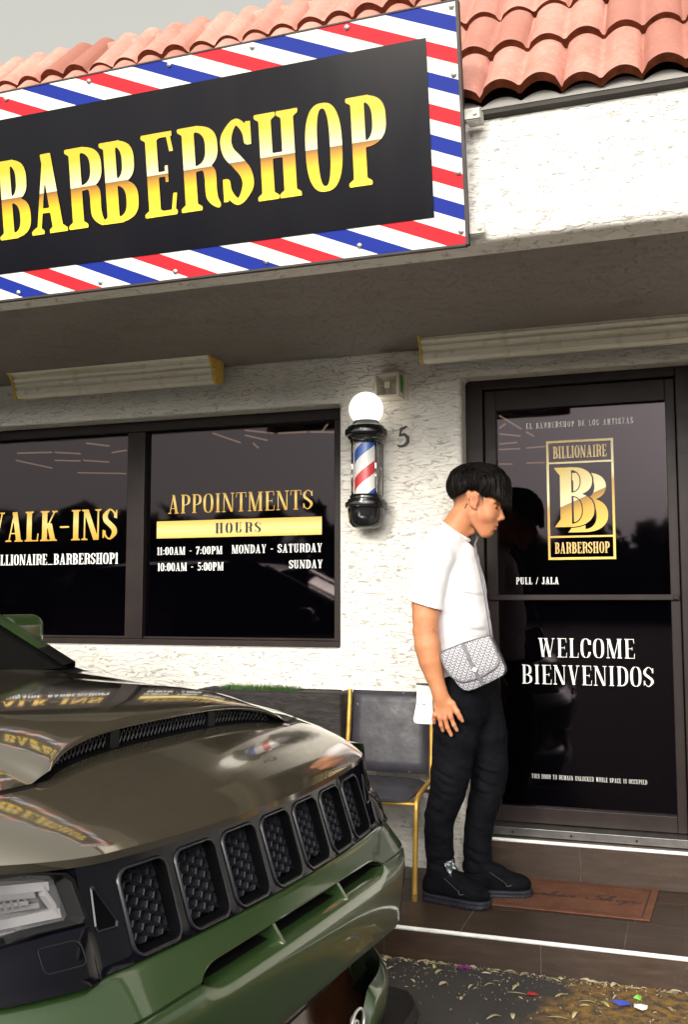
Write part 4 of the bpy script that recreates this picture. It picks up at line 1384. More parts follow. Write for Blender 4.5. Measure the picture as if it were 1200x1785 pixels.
def scrap(name, label, cat, x, y, pts, mat, z=.006, t_=.004):
    m = MB()
    n = len(pts); r_ = random.Random(len(label))
    m.v = [(p[0], p[1], z * r_.uniform(.3, 1.6)) for p in pts] + [(0, 0, z * 2)]
    m.f = [(k, (k + 1) % n, n) for k in range(n)]; m.mi = [0] * n
    o = obj(name, m.v, m.f, mat, None)
    o.location = (x, y, 0.0)
    s_ = o.modifiers.new('thick', 'SOLIDIFY'); s_.thickness = .0012
    tag(o, label, cat)


scrap('wrapper_scrap', 'small purple wrapper scrap against the foot of the step', 'litter', .088, -.985, [(-.03, -.006), (.0, -.012), (.03, -.004), (.026, .010), (-.004, .008), (-.028, .009)], M('purple_foil', (0.20, 0.015, 0.20), .35))
scrap('wrapper_scrap', 'small red wrapper scrap at the end of a straight twig', 'litter', .372, -1.154, [(-.020, -.010), (.010, -.013), (.020, .004), (.004, .013), (-.018, .010)], M('red_foil', (0.42, 0.02, 0.035), .4))
scrap('wrapper_scrap', 'bright green scrap lying behind the blue wrapper', 'litter', .723, -1.075, [(-.014, -.008), (.012, -.010), (.016, .008), (-.010, .010)], M('green_foil', (0.13, 0.38, 0.04), .4), .010)
scrap('wrapper_scrap', 'crumpled blue and silver wrapper on the yellow painted asphalt', 'litter', .680, -1.142, [(-.045, -.002), (-.010, -.015), (.030, -.012), (.042, .008), (.000, .014), (-.035, .010)], M('blue_foil', (0.03, 0.045, 0.30), .3), .010)
scrap('paper_scrap', 'crumpled white paper scrap right beside the blue wrapper', 'litter', .740, -1.165, [(-.022, -.018), (.006, -.022), (.020, -.004), (.022, .026), (-.002, .012), (-.024, .006)], M('white_paper', (0.72, 0.72, 0.68), .7), .012)

# ================================================================== PERSON
SKIN = bpy.data.materials.new('skin')
t, b = nodes(SKIN)
v = coords(t)
c = mixc(t, ramp(t, noise(t, v, 16, 5), [(0.35, 0), (0.7, 1)]), (0.52, 0.205, 0.095), (0.60, 0.27, 0.135))
c = mixc(t, ramp(t, noise(t, v, 85, 3, .6), [(0.62, 0), (0.75, .5)]), c, (0.46, 0.15, 0.09))
a = N(t, 'Attribute', attribute_name='fade'); c = mixc(t, a.outputs['Fac'], c, (0.014, 0.009, 0.008))
a = N(t, 'Attribute', attribute_name='blush'); c = mixc(t, math_n(t, 'MULTIPLY', a.outputs['Fac'], .75), c, (0.40, 0.10, 0.07))
t.links.new(c, b.inputs['Base Color']); b.inputs['Roughness'].default_value = .5; b.inputs['Specular IOR Level'].default_value = .35
b.inputs['Subsurface Weight'].default_value = .08; b.inputs['Subsurface Radius'].default_value = (.012, .005, .003); b.inputs['Subsurface Scale'].default_value = .5
bump(t, b, noise(t, v, 240, 3), .15, .001)

PE = thing('person', 'person in white t-shirt, black jeans and black sneakers looking down at the door', 'person', (0.02, -0.50, 0.12))
YC = -0.478                                       # head mid-plane


def head(P):
    m = np.stack([P[:, 0], np.abs(P[:, 1] - YC), P[:, 2]], 1)     # mirrored
    d = ell(P, (.052, YC, 1.883), (.106, .081, .104))
    d = smin(d, ell(P, (.105, YC, 1.800), (.056, .062, .085), roty(-.25)), .03)
    d = smin(d, cone(m, (.052, .052, 1.772), (.093, .020, 1.692), .026, .020), .03)
    d = smin(d, ell(P, (.106, YC, 1.690), (.021, .024, .019)), .014)
    d = smin(d, ell(P, (.112, YC, 1.722), (.034, .036, .036)), .02)
    d = smin(d, cone(m, (.120, .040, 1.775), (.115, .042, 1.765), .026, .026), .025)                # cheek
    d = smin(d, cone(m, (.159, .006, 1.832), (.146, .044, 1.829), .013, .012), .018)                 # brow ridge
    d = smax(d, -ell(m, (.166, .034, 1.806), (.020, .019, .0125)), .012)                             # eye socket
    d = smin(d, ell(m, (.1415, .033, 1.806), (.0150, .0150, .0140)), .003)                           # lid over the eyeball
    d = smin(d, cone(P, (.158, YC, 1.818), (.1725, YC, 1.763), .0085, .0100), .010)                  # nose bridge
    d = smin(d, ell(P, (.1720, YC, 1.757), (.0125, .0120, .0108)), .006)
    d = smin(d, ell(m, (.157, .0125, 1.751), (.0125, .0080, .0088)), .006)
    d = smax(d, -ell(m, (.1625, .0068, 1.7405), (.0055, .0042, .005)), .003)
    d = smin(d, cone(m, (.1485, .0, 1.7265), (.132, .022, 1.7215), .0082, .005), .005)               # lips
    d = smin(d, cone(m, (.1410, .0, 1.7080), (.127, .020, 1.711), .0082, .005), .005)
    d = smax(d, -cone(m, (.1560, .0, 1.7165), (.131, .026, 1.7158), .0020, .0018), .003)
    d = smax(d, -cone(m, (.143, .0, 1.696), (.136, .014, 1.696), .006, .004), .010)
    # ear
    e = ell(m, (.064, .081, 1.829), (.021, .0085, .031), roty(.30))
    e = smax(e, -ell(m, (.067, .092, 1.833), (.0125, .0095, .021), roty(.30)), .004)
    e = smin(e, cone(m, (.075, .083, 1.828), (.072, .084, 1.814), .005, .005), .004)
    e = smin(e, ell(m, (.068, .080, 1.800), (.0085, .006, .0095)), .005)
    d = smin(d, e, .004)
    return d


def neck(P):
    d = cone(P, (-.075, YC - .01, 1.660), (.020, YC, 1.800), .067, .059)
    d = smin(d, cone(P, (.012, YC - .035, 1.78), (.0, YC - .012, 1.675), .016, .014), .02)
    d = smin(d, cone(P, (-.04, YC - .06, 1.640), (-.07, YC - .14, 1.585), .042, .036), .03)
    return smin(d, ell(P, (.035, YC, 1.702), (.016, .012, .014)), .03)


def hand(P):
    y = -.700
    d = ell(P, (-.052, y, .955), (.040, .0165, .050), roty(-.10))
    d = smin(d, rbox(P, (-.048, y, .938), (.038, .0135, .030), .012, roty(-.12)), .012)
    d = smin(d, cone(P, (-.066, -.702, 1.012), (-.055, y, .975), .027, .026), .02)
    f = [  # pinky, ring, middle, index
        ([(-.080, y, .930), (-.0865, y - .004, .912), (-.092, y + .003, .896), (-.0915, y + .012, .880)], [.0100, .0092, .0085, .0072]),
        ([(-.062, y, .925), (-.0645, y - .006, .902), (-.060, y + .002, .872), (-.0555, y + .013, .848)], [.0106, .0100, .0092, .0077]),
        ([(-.043, y, .922), (-.041, y - .006, .900), (-.033, y + .001, .864), (-.0200, y + .011, .832)], [.0108, .0103, .0094, .0079]),
        ([(-.020, y, .926), (-.0155, y - .004, .905), (-.0055, y + .001, .876), (.0050, y + .010, .853)], [.0108, .0101, .0092, .0077])]
    for pts, rs in f:
        c_ = chain(P, pts, rs, .003)
        for q, r_ in zip(pts[1:3], rs[1:3]):
            c_ = smin(c_, np.linalg.norm(P - np.array((q[0], q[1] - .002, q[2]), np.float32), axis=1) - r_ * 1.06, .003)
        d = smin(d, c_, .0035)
    th_ = chain(P, [(-.040, y + .004, .985), (-.012, y - .003, .962), (.010, y - .004, .930), (.0215, y, .908), (.0300, y + .004, .893)], [.0165, .0150, .0118, .0102, .0078], .006)
    d = smin(d, th_, .007)
    for k in ((-.085, .915), (-.0645, .911), (-.0405, .909), (-.0165, .914)):                       # knuckles
        d = smin(d, np.linalg.norm((P - np.array((k[0], y - .009, k[1]), np.float32)), axis=1) - .0062, .008)
    return d


def left_hand(P):
    y = -.245
    d = rbox(P, (-.005, y, .945), (.036, .014, .044), .013)
    for k, x_ in enumerate((-.030, -.012, .006, .024)):
        d = smin(d, chain(P, [(x_, y, .915), (x_ + .004, y, .885), (x_ + .010, y - .008, .858 - .010 * (k in (1, 2)))], [.0095, .0088, .0070], .003), .004)
    d = smin(d, chain(P, [(.015, y - .005, .975), (.040, y - .012, .945), (.048, y - .014, .915)], [.014, .0115, .008], .005), .007)
    return d


def body(P):
    d = head(P)
    d = smin(d, neck(P), .022)
    tor = chain(P, [(-.040, -.475, 1.53), (-.030, -.475, 1.35), (-.015, -.475, 1.18), (.0, -.475, 1.02)], [.100, .100, .088, .095], .04)
    tor = smin(tor, cone(P, (-.075, -.63, 1.575), (-.060, -.33, 1.575), .058, .058), .05)
    d = smin(d, tor, .03)
    # right arm: shoulder, elbow, forearm, wrist
    a = chain(P, [(-.095, -.655, 1.555), (-.122, -.698, 1.40), (-.1215, -.708, 1.325), (-.1200, -.712, 1.265), (-.1130, -.712, 1.205), (-.1010, -.710, 1.140), (-.0860, -.706, 1.080), (-.0700, -.703, 1.028), (-.0610, -.701, .995)],
              [.062, .061, .0565, .0525, .0560, .0505, .0400, .0330, .0315], .004)
    a = smin(a, ell(P, (-.148, -.712, 1.262), (.022, .030, .026)), .02)
    d = smin(d, a, .02)
    d = smin(d, hand(P), .014)
    l = chain(P, [(-.050, -.295, 1.555), (-.060, -.255, 1.30), (-.035, -.25, 1.14), (-.008, -.247, .99)], [.062, .052, .048, .031], .02)
    d = smin(d, l, .02); d = smin(d, left_hand(P), .012)
    # legs run down into the shoes
    d = smin(d, chain(P, [(-.015, -.545, 1.0), (-.055, -.565, .63), (-.106, -.572, .42), (-.098, -.568, .20)], [.082, .056, .050, .040], .03), .03)
    d = smin(d, chain(P, [(.040, -.415, 1.0), (.085, -.40, .63), (.040, -.425, .42), (.032, -.455, .20)], [.078, .056, .050, .040], .03), .03)
    return d


bV, bF = surfnet(body, (-.24, -.80, .13), (.22, -.18, 2.02), .0036)
bV = smooth_mesh(bV, bF, 1, .4)
hl_x = [-.08, -.055, -.02, .042, .077, .098, .11, .135, .166, .2]          # lower edge of the hair seen from the side
hl_z = [1.835, 1.840, 1.858, 1.880, 1.874, 1.850, 1.843, 1.846, 1.832, 1.80]
line = np.interp(bV[:, 0], hl_x, hl_z)
onhead = (bV[:, 2] > 1.77) & (bV[:, 0] < .105) & (np.abs(bV[:, 1] - YC) < .074 + .02 * (bV[:, 0] < .03))
fade = np.clip((bV[:, 2] - (line - .052)) / .046, 0, 1) ** 1.5 * onhead
for tx, tz in ((.020, 1.803), (.028, 1.817), (.042, 1.835), (.024, 1.809)):
    fade = np.maximum(fade, .9 * ((np.hypot(bV[:, 0] - tx, bV[:, 2] - tz) < .0042) & (bV[:, 1] < YC - .03)))
blush = np.exp(-((bV[:, 0] - .15) ** 2 + (bV[:, 2] - 1.715) ** 2) / .0002) * (np.abs(bV[:, 1] - YC) < .026) * (bV[:, 0] > .128)
blush = np.maximum(blush, .7 * np.exp(-((bV[:, 0] - .073) ** 2 + (bV[:, 2] - 1.832) ** 2) / .0003) * (np.abs(bV[:, 1] - YC) > .07))
blush = np.maximum(blush, .30 * np.exp(-((bV[:, 0] - .095) ** 2 + (bV[:, 2] - 1.735) ** 2) / .0012) * (np.abs(bV[:, 1] - YC) > .02))
blush = np.maximum(blush, .8 * (vnoise(bV.astype(np.float32), 160, 3) > .1) * np.exp(-((bV[:, 0] + .078) ** 2 + (bV[:, 2] - 1.272) ** 2) / .00035) * (bV[:, 1] < -.68))
blush = np.maximum(blush, .45 * np.exp(-((bV[:, 2] - .905) ** 2) / .0002) * (bV[:, 1] < -.66))
obj('body', bV, bF, SKIN, PE, smooth=True, attr={'fade': fade, 'blush': blush})

HAIR = bpy.data.materials.new('black_hair')
t, b = nodes(HAIR)
v = coords(t, (14, 60, 14))
t.links.new(ramp(t, noise(t, v, 4, 6), [(.3, (0.002, 0.0014, 0.0012)), (.75, (0.007, 0.0045, 0.004))]), b.inputs['Base Color'])
b.inputs['Roughness'].default_value = .55; b.inputs['Specular IOR Level'].default_value = .13


def hair(P):
    d = ell(P, (.045, YC, 1.912), (.114, .097, .094))
    d = smin(d, ell(P, (.000, YC, 1.905), (.070, .088, .075)), .03)
    d = smin(d, ell(P, (.130, YC, 1.900), (.080, .092, .082), roty(.5)), .03)
    d = smin(d, ell(P, (.166, YC, 1.852), (.047, .082, .062), roty(.2)), .02)
    th = np.arctan2(P[:, 1] - YC, P[:, 0] - .03)
    q = np.stack([np.sin(th) * .9, P[:, 2] * .35 + P[:, 0] * .3, (P[:, 1] - YC)], 1).astype(np.float32)
    d = d + .0045 * vnoise(q, 34, 3) + .0030 * vnoise(q, 80, 5) + .004 * vnoise(P, 22, 9)
    cut = np.interp(P[:, 0], hl_x + [.22], hl_z + [1.79]) + .004 * vnoise(P * np.array([1, 1, .2], np.float32), 110, 2)
    side = np.abs(P[:, 1] - YC)
    cut = np.where((side < .05) & (P[:, 0] > .10), np.maximum(cut, 1.83 - (P[:, 0] - .14) * .55), cut)
    return smax(d, cut - P[:, 2], .006)


hV, hF = surfnet(hair, (-.10, -.60, 1.77), (.24, -.35, 2.03), .0036)
m = MB()
rr = np.random.default_rng(8)
for _ in range(1300):                                # loose locks: fringe tips and crown strands
    if rr.random() < .30:
        a = rr.uniform(-1.15, 1.15); R0 = .046 + rr.uniform(-.004, .006)
        x0 = .160 + R0 * math.cos(a); y0 = YC + .080 * math.sin(a); z0 = 1.845 + rr.uniform(-.02, .03)
        L = rr.uniform(.035, .062)
        p = [(x0 - .004, y0, z0 + .02), (x0 + .003, y0, z0 - L * .4), (x0 + .004 * rr.uniform(-1, 1.4), y0 + rr.normal(0, .004), max(z0 - L, 1.787 + rr.uniform(-.004, .012)))]
        m.tube(p, [.0034, .0028, .0004], 5)
    else:
        a = rr.uniform(-1.5, 1.5); ph_ = rr.uniform(-.9, 1.3)
        c0 = np.array([.055 + .118 * math.sin(ph_), YC + .092 * math.sin(a) * math.cos(ph_), 1.912 + .092 * math.cos(a) * math.cos(ph_)])
        if c0[2] < 1.87: continue
        p = []; lf_ = rr.uniform(.97, 1.045); a += rr.normal(0, .05)
        for k in range(4):
            q = ph_ + k * .16
            g_ = 1 + (lf_ - 1) * (k == 2) * 1.2 + (lf_ - 1) * (k == 3) * 1.6; p.append((.058 + .124 * math.sin(q) * g_, YC + .097 * math.sin(a + .05 * k) * (.45 + .55 * math.cos(q)) * g_, 1.912 + .0955 * math.cos(a) * (.35 + .65 * math.cos(q)) * g_))
        m.tube(p, [.0006, rr.uniform(.0012, .0030), rr.uniform(.0012, .0030), .0004], 4)
for _ in range(900):                                # short side and back locks hanging from the crown
    th = rr.uniform(-math.pi, math.pi); e0 = rr.uniform(-.1, .75); p = []
    th2 = th + rr.normal(0, .12); k_ = rr.uniform(.98, 1.035)
    for j in range(4):
        e = e0 - j * rr.uniform(.16, .24); q_ = th + (th2 - th) * j / 3
        x_ = .045 + .116 * math.cos(q_) * math.cos(e) * k_; y_ = YC + .0985 * math.sin(q_) * math.cos(e) * k_; z_ = 1.912 + .096 * math.sin(e) * k_
        z_ = max(z_, float(np.interp(x_, hl_x, hl_z)) - .004)
        p.append((x_, y_, z_))
    if p[0][0] > .14: continue
    m.tube(p, [.0008, rr.uniform(.0012, .0026), rr.uniform(.0012, .0024), .0004], 4)
n = len(hV)
obj('hair', np.concatenate([hV, np.array(m.v)]), [tuple(f) for f in hF] + [tuple(i + n for i in f) for f in m.f], HAIR, PE, smooth=True)

m = MB()
for s_ in (-1, 1):
    m.tube([(.1580, YC + s_ * .018, 1.8335), (.1575, YC + s_ * .034, 1.8370), (.1440, YC + s_ * .052, 1.8330)], [.0036, .0040, .0015], 8)
obj('eyebrow', m.v, m.f, HAIR, PE, smooth=True)
for s_ in (-1, 1):
    m = MB()
    m.lathe([(0.0001, -.0062)] + [(.0062 * math.cos(math.radians(a)), .0062 * math.sin(math.radians(a))) for a in range(-75, 90, 15)] + [(.0001, .0062)], (.1520, YC + s_ * .035, 1.8010), 12)
    obj('eye', m.v, m.f, M('dark_eye', (0.015, 0.008, 0.006), .2), PE, smooth=True)

# ------------------------------------------------------------------ clothing
TEE = bpy.data.materials.new('white_cotton')
t, b = nodes(TEE)
v = coords(t)
t.links.new(ramp(t, noise(t, v, 7, 4), [(.3, (0.86, 0.84, 0.86)), (.7, (0.90, 0.88, 0.90))]), b.inputs['Base Color'])
b.inputs['Roughness'].default_value = .95; b.inputs['Specular IOR Level'].default_value = .1; b.inputs['Sheen Weight'].default_value = .15
w_ = N(t, 'TexWave', Scale=0.0)
n1 = noise(t, coords(t, (1, 1, 1), (0, .5, 0), warp=.12, wscale=6), 9, 2, .4)
bump(t, b, math_n(t, 'ADD', n1, math_n(t, 'MULTIPLY', noise(t, v, 300, 2), .05)), .35, .02)


def folds(P, amp):
    u = P[:, 0] * .75 + P[:, 2] * .66; w = -P[:, 0] * .66 + P[:, 2] * .75
    q = np.stack([u * .35, P[:, 1] * .5, w], 1).astype(np.float32)
    a = np.clip((1.46 - P[:, 2]) / .25, 0.25, 1)
    return amp * a * (1 - 2 * np.abs(vnoise(q, 17, 31)) + .5 * vnoise(q, 38, 33))


FOLDS = [((-.035, 1.455), (.095, 1.415), .0070), ((-.045, 1.405), (.085, 1.335), .0085), ((-.050, 1.345), (.080, 1.225), .0075), ((-.045, 1.270), (.040, 1.150), .0080), ((.010, 1.300), (.105, 1.262), .0070), ((-.050, 1.180), (.060, 1.105), .0070),
         ((-.150, 1.470), (-.060, 1.430), .0040), ((-.160, 1.420), (-.075, 1.392), .0035), ((.020, 1.560), (.060, 1.500), .0040)]


def grooves(P):
    o = np.zeros(len(P), np.float32)
    for (a, b_, A) in FOLDS:
        dx, dz = b_[0] - a[0], b_[1] - a[1]; L = math.hypot(dx, dz); dx /= L; dz /= L
        px_, pz_ = P[:, 0] - a[0], P[:, 2] - a[1]
        u = (px_ * dx + pz_ * dz) / L
        s_ = -px_ * dz + pz_ * dx + .012 * np.sin(u * 3.1) + .004 * vnoise(P, 25, 7)
        w = np.clip(1 - np.abs(u - .5) * 2, 0, 1) ** .7
        o += A * w * (np.exp(-(s_ / .0075) ** 2) - .75 * np.exp(-((s_ - .017) / .012) ** 2))
    return o * np.clip((-.42 - P[:, 1]) / .08, 0, 1)


def shirt(P):
    t_ = chain(P, [(-.045, -.475, 1.575), (-.043, -.475, 1.44), (-.036, -.475, 1.28), (-.040, -.475, 1.10), (-.042, -.475, 1.02)], [.122, .133, .128, .118, .124], .05)
    sq = P.copy(); sq[:, 1] = -.475 + (P[:, 1] + .475) * .80        # wider across than deep
    t_ = chain(sq, [(-.045, -.475, 1.560), (-.043, -.475, 1.44), (-.030, -.475, 1.29), (-.036, -.475, 1.12), (-.046, -.475, 1.00)], [.112, .126, .131, .124, .128], .05)
    t_ = smin(t_, cone(P, (-.080, -.640, 1.588), (-.065, -.320, 1.588), .060, .060), .06)
    t_ = smin(t_, cone(P, (-.085, YC, 1.635), (-.058, YC, 1.700), .088, .072), .03)
    for sg in (-1, 1):
        t_ = smin(t_, cone(P, (-.055, YC + sg * .050, 1.672), (-.088, YC + sg * .165, 1.590), .058, .070), .03)
    s_ = chain(P, [(-.095, -.650, 1.560), (-.118, -.690, 1.45), (-.1270, -.703, 1.355)], [.074, .078, .080], .006)
    s_ = smax(s_, -(P[:, 2] - (1.352 + (-.05 - P[:, 0]) * .32)), .003)
    s2 = chain(P, [(-.050, -.300, 1.560), (-.058, -.262, 1.36)], [.074, .078], .03)
    s2 = smax(s2, -(P[:, 2] - 1.375), .003)
    d = smin(t_, s_, .018); d = smin(d, s2, .018)
    d = d + folds(P, .0062) + grooves(P)
    # open at the neck, hollow at the cuffs and at the hem
    d = smax(d, -cone(P, (-.064, YC, 1.690), (-.030, YC, 1.84), .062, .075), .006)
    pl = (P[:, 0] + .070) * .60 + (P[:, 2] - 1.700) * .80
    d = smax(d, pl - (.030 - .0), .006)
    d = smax(d, -cone(P, (-.123, -.700, 1.42), (-.1255, -.705, 1.30), .062, .074), .003)
    hem = 1.040 + .006 * vnoise(P, 9, 4)
    d = smax(d, hem - P[:, 2], .004)
    d = smax(d, -chain(sq, [(-.040, -.475, 1.13), (-.048, -.475, .95)], [.104, .122], .02), .003)
    return d


sV, sF = surfnet(shirt, (-.26, -.82, 1.0), (.16, -.16, 1.80), .0042)
sV = smooth_mesh(sV, sF, 1, .5)
obj('t_shirt', sV, sF, TEE, PE, smooth=True)
cp = []
for k in range(41):                                   # ribbed collar
    a = 2 * math.pi * k / 40
    ca_, sa_ = math.cos(a), math.sin(a)
    cp.append((-.042 + .064 * ca_, YC + .067 * sa_, 1.708 - .046 * ca_))
m = MB(); m.tube(cp, .0075, 8, cap=False)
obj('collar', m.v, m.f, TEE, PE, smooth=True)

JEAN = bpy.data.materials.new('black_denim')
t, b = nodes(JEAN)
v = coords(t)
t.links.new(ramp(t, noise(t, coords(t, (1, 1, 2)), 9, 6, .6), [(.35, (0.0020, 0.0020, 0.0035)), (.78, (0.0065, 0.0065, 0.010))]), b.inputs['Base Color'])
b.inputs['Roughness'].default_value = .8; b.inputs['Specular IOR Level'].default_value = .10
bump(t, b, noise(t, coords(t, (1, 1, 1.6), warp=.05, wscale=9), 22, 4), .5, .012)


JF = [((-.130, .700), (-.010, .640), .0060), ((-.125, .655), (.015, .600), .0065), ((-.120, .610), (-.010, .570), .0060), ((-.140, .585), (-.030, .535), .0055), ((-.15, .53), (-.05, .50), .0045), ((-.10, .93), (.03, .87), .006), ((-.12, .86), (.0, .82), .005),
      ((.0, .690), (.150, .640), .0060), ((.01, .640), (.150, .585), .0060), ((.0, .590), (.130, .550), .0055), ((-.16, .33), (-.04, .30), .006), ((-.16, .29), (-.05, .265), .006), ((-.02, .34), (.10, .30), .006), ((-.02, .29), (.10, .265), .006), ((-.16, .42), (-.06, .38), .004), ((-.02, .44), (.10, .39), .004)]


def jean_folds(P):
    o = np.zeros(len(P), np.float32)
    for (a, b_, A) in JF:
        dx, dz = b_[0] - a[0], b_[1] - a[1]; L = math.hypot(dx, dz); dx /= L; dz /= L
        px_, pz_ = P[:, 0] - a[0], P[:, 2] - a[1]
        u = (px_ * dx + pz_ * dz) / L
        s_ = -px_ * dz + pz_ * dx + .010 * np.sin(u * 3.1) + .004 * vnoise(P, 30, 7)
        w = np.clip(1 - np.abs(u - .5) * 2, 0, 1) ** .6
        o += .55 * A * w * (np.exp(-(s_ / .006) ** 2) - .8 * np.exp(-((s_ - .014) / .010) ** 2))
    return o


def jeans(P):
    wr = lambda amp: amp * (vnoise(P * np.array([1.0, .8, .8], np.float32) + P[:, 2:3] * np.array([.5, .2, 0], np.float32), 26, 11) + .5 * vnoise(P * np.array([1, 1, .8], np.float32), 55, 12))
    hip = chain(P, [(-.012, -.545, 1.02), (.025, -.410, 1.02)], [.112, .112], .04)
    hip = smin(hip, chain(P, [(-.018, -.545, .93), (.030, -.415, .93)], [.108, .108], .04), .04)
    r_ = chain(P, [(-.020, -.552, .96), (-.032, -.560, .80), (-.050, -.564, .66), (-.064, -.568, .58), (-.100, -.572, .47), (-.107, -.571, .40), (-.104, -.568, .31), (-.098, -.566, .235)],
               [.106, .096, .087, .077, .066, .061, .060, .061], .005)
    l_ = chain(P, [(.040, -.412, .96), (.072, -.402, .80), (.084, -.398, .66), (.076, -.400, .57), (.050, -.415, .46), (.038, -.424, .40), (.035, -.440, .31), (.034, -.452, .235)],
               [.104, .094, .084, .075, .067, .063, .062, .062], .005)
    d = smin(smin(hip, r_, .02), l_, .012)
    d = d + np.where(P[:, 2] < .9, wr(.0030), wr(.0020)) + jean_folds(P) + .003 * np.sin(P[:, 2] * 120 + 9 * vnoise(P, 11, 6)) * np.clip((.36 - P[:, 2]) / .10, 0, 1)
    d = smax(d, P[:, 2] - 1.075, .006)
    return smax(d, .222 - P[:, 2] + .006 * vnoise(P, 20, 8), .005)


jV, jF = surfnet(jeans, (-.20, -.72, .19), (.20, -.26, 1.10), .0046)
jV = smooth_mesh(jV, jF, 1, .5)
obj('jeans', jV, jF, JEAN, PE, smooth=True)

SHOE = M('black_suede', (0.0035, 0.0035, 0.005), .8, vary=.5, vscale=20, bscale=180, bstr=.3, spec=.10)
SOLE = M('black_rubber', (0.017, 0.017, 0.024), .5, vary=.4, vscale=14, bscale=60, bstr=.3, spec=.2)


def shoe(heel, toe):
    hx = np.array(heel); d_ = np.array(toe) - hx; L = np.linalg.norm(d_); d_ /= L
    R_ = np.array([[d_[0], -d_[1], 0], [d_[1], d_[0], 0], [0, 0, 1]])     # local -> world
    loc = lambda P: (P - np.array([hx[0], hx[1], .12])) @ R_
    ol = lambda x: np.interp(x, [0, .02, .08, .16, .22, .27, .295, .31], [.0, .034, .041, .047, .052, .046, .032, .0])

    def sole(P):
        q = loc(P).astype(np.float32); x = q[:, 0] * .31 / L
        side = np.abs(q[:, 1]) - (ol(np.clip(x, 0, .31)) + .008)
        ends = np.maximum(-x, x - .31)
        top = q[:, 2] - (.036 + .006 * np.clip((.1 - x) / .1, 0, 1))
        bot = .0035 * np.clip((x - .27) / .04, 0, 1) * 3 - q[:, 2]
        d = smax(np.maximum(side * .8, ends), smax(top, bot, .004), .006)
        gr = .0016 * (np.abs(q[:, 2] - .020) < .0022)
        return d + gr + .0012 * np.sin(x * 330) * (q[:, 2] < .012)

    def upper(P):
        q = loc(P).astype(np.float32); q = q.copy(); q[:, 0] *= .31 / L
        d = ell(q, (.225, 0, .052), (.078, .050, .046))
        d = smin(d, ell(q, (.130, 0, .070), (.095, .046, .058)), .03)
        d = smin(d, cone(q, (.062, 0, .060), (.070, 0, .135), .044, .048), .03)
        d = smin(d, cone(q, (.115, 0, .112), (.150, 0, .098), .036, .036), .03)
        d = smin(d, ell(q, (.045, 0, .060), (.044, .041, .050)), .02)
        d = d + .0016 * (np.abs(np.abs(q[:, 1]) - .030 - .05 * (q[:, 2] - .07)) < .002) * (q[:, 0] > .10)
        d = smax(d, q[:, 2] - (.175 - .16 * np.clip(q[:, 0] - .07, 0, .03)), .006)
        return smax(d, .03 - q[:, 2], .004)
    lo = (min(heel[0], toe[0]) - .08, min(heel[1], toe[1]) - .08, .115); hi = (max(heel[0], toe[0]) + .08, max(heel[1], toe[1]) + .08, .32)
    V, F = surfnet(upper, lo, hi, .0038); V = smooth_mesh(V, F, 1)
    s = obj('sneaker', V, F, SHOE, PE, smooth=True)
    V, F = surfnet(sole, lo, hi, .0036)
    obj('sole', V, F, SOLE, s, smooth=True, angle=55)
    w = lambda x, y, z: tuple(hx[k] + R_[k, 0] * x * L / .31 + R_[k, 1] * y if k < 2 else .12 + z for k in range(3))
    m = MB()
    for k in range(5):
        x = .125 + k * .022; z = .138 - k * .0150
        m.tube([w(x, -.030, z - .014), w(x + .006, 0, z + .004), w(x, .030, z - .014)], .0028, 6)
    obj('laces', m.v, m.f, M('black_lace', (0.02, 0.02, 0.024), .8), s, smooth=True)
    m = MB()
    m.tube([w(.186, -.052, .070), w(.192, -.056, .056), w(.212, -.054, .060)], .0020, 6)
    m.tube([w(.120, -.047, .112), w(.150, -.050, .092), w(.184, -.053, .070)], .0011, 6)
    obj('grey_stitching', m.v, m.f, M('grey_thread', (0.07, 0.07, 0.08), .7), s)
    return s, w


s1, w1 = shoe((-.178, -.574), (.130, -.634))
s2_, w2 = shoe((-.030, -.478), (.268, -.398))
# printed tongue of the near shoe
m = MB()
tp = [(.150, -.040, .118), (.122, -.040, .168), (.132, .022, .176), (.162, .024, .126)]
m.add([w1(*q) for q in tp] + [w1(q[0] - .008, q[1], q[2] + .001) for q in tp], [(0, 3, 2, 1), (4, 5, 6, 7), (0, 1, 5, 4), (1, 2, 6, 5), (2, 3, 7, 6), (3, 0, 4, 7)])
TONG = bpy.data.materials.new('printed_tongue')
t, b = nodes(TONG)
n1 = noise(t, coords(t), 75, 2, .5)
t.links.new(ramp(t, n1, [(.0, (0.012, 0.014, 0.018)), (.52, (0.16, 0.19, 0.22)), (.60, (0.70, 0.72, 0.74))], 'CONSTANT'), b.inputs['Base Color']); b.inputs['Roughness'].default_value = .4
bev(m.build('tongue', TONG, s1), .003, 2)

# ------------------------------------------------------------------ crossbody bag
BG = thing('crossbody_bag', 'grey and white chevron patterned crossbody bag with flap, hanging at the hip', 'bag', (0.085, -0.690, 1.13))
CHEV = bpy.data.materials.new('chevron_canvas')
t, b = nodes(CHEV)
tc = N(t, 'TexCoord')
mp_ = N(t, 'Mapping'); mp_.inputs['Rotation'].default_value = (0, math.radians(-20), 0); t.links.new(tc.outputs['Object'], mp_.inputs['Vector'])
s = N(t, 'SeparateXYZ'); t.links.new(mp_.outputs[0], s.inputs[0])
fx = math_n(t, 'FRACT', math_n(t, 'ADD', math_n(t, 'MULTIPLY', s.outputs['X'], 1 / .0200), 20))
fz = math_n(t, 'FRACT', math_n(t, 'ADD', math_n(t, 'MULTIPLY', s.outputs['Z'], 1 / .0125), math_n(t, 'MULTIPLY', math_n(t, 'ABSOLUTE', math_n(t, 'SUBTRACT', fx, .5)), 1.6)))
stem_ = math_n(t, 'MULTIPLY', math_n(t, 'LESS_THAN', math_n(t, 'ABSOLUTE', math_n(t, 'SUBTRACT', fx, .5)), .09), math_n(t, 'LESS_THAN', fz, .9))
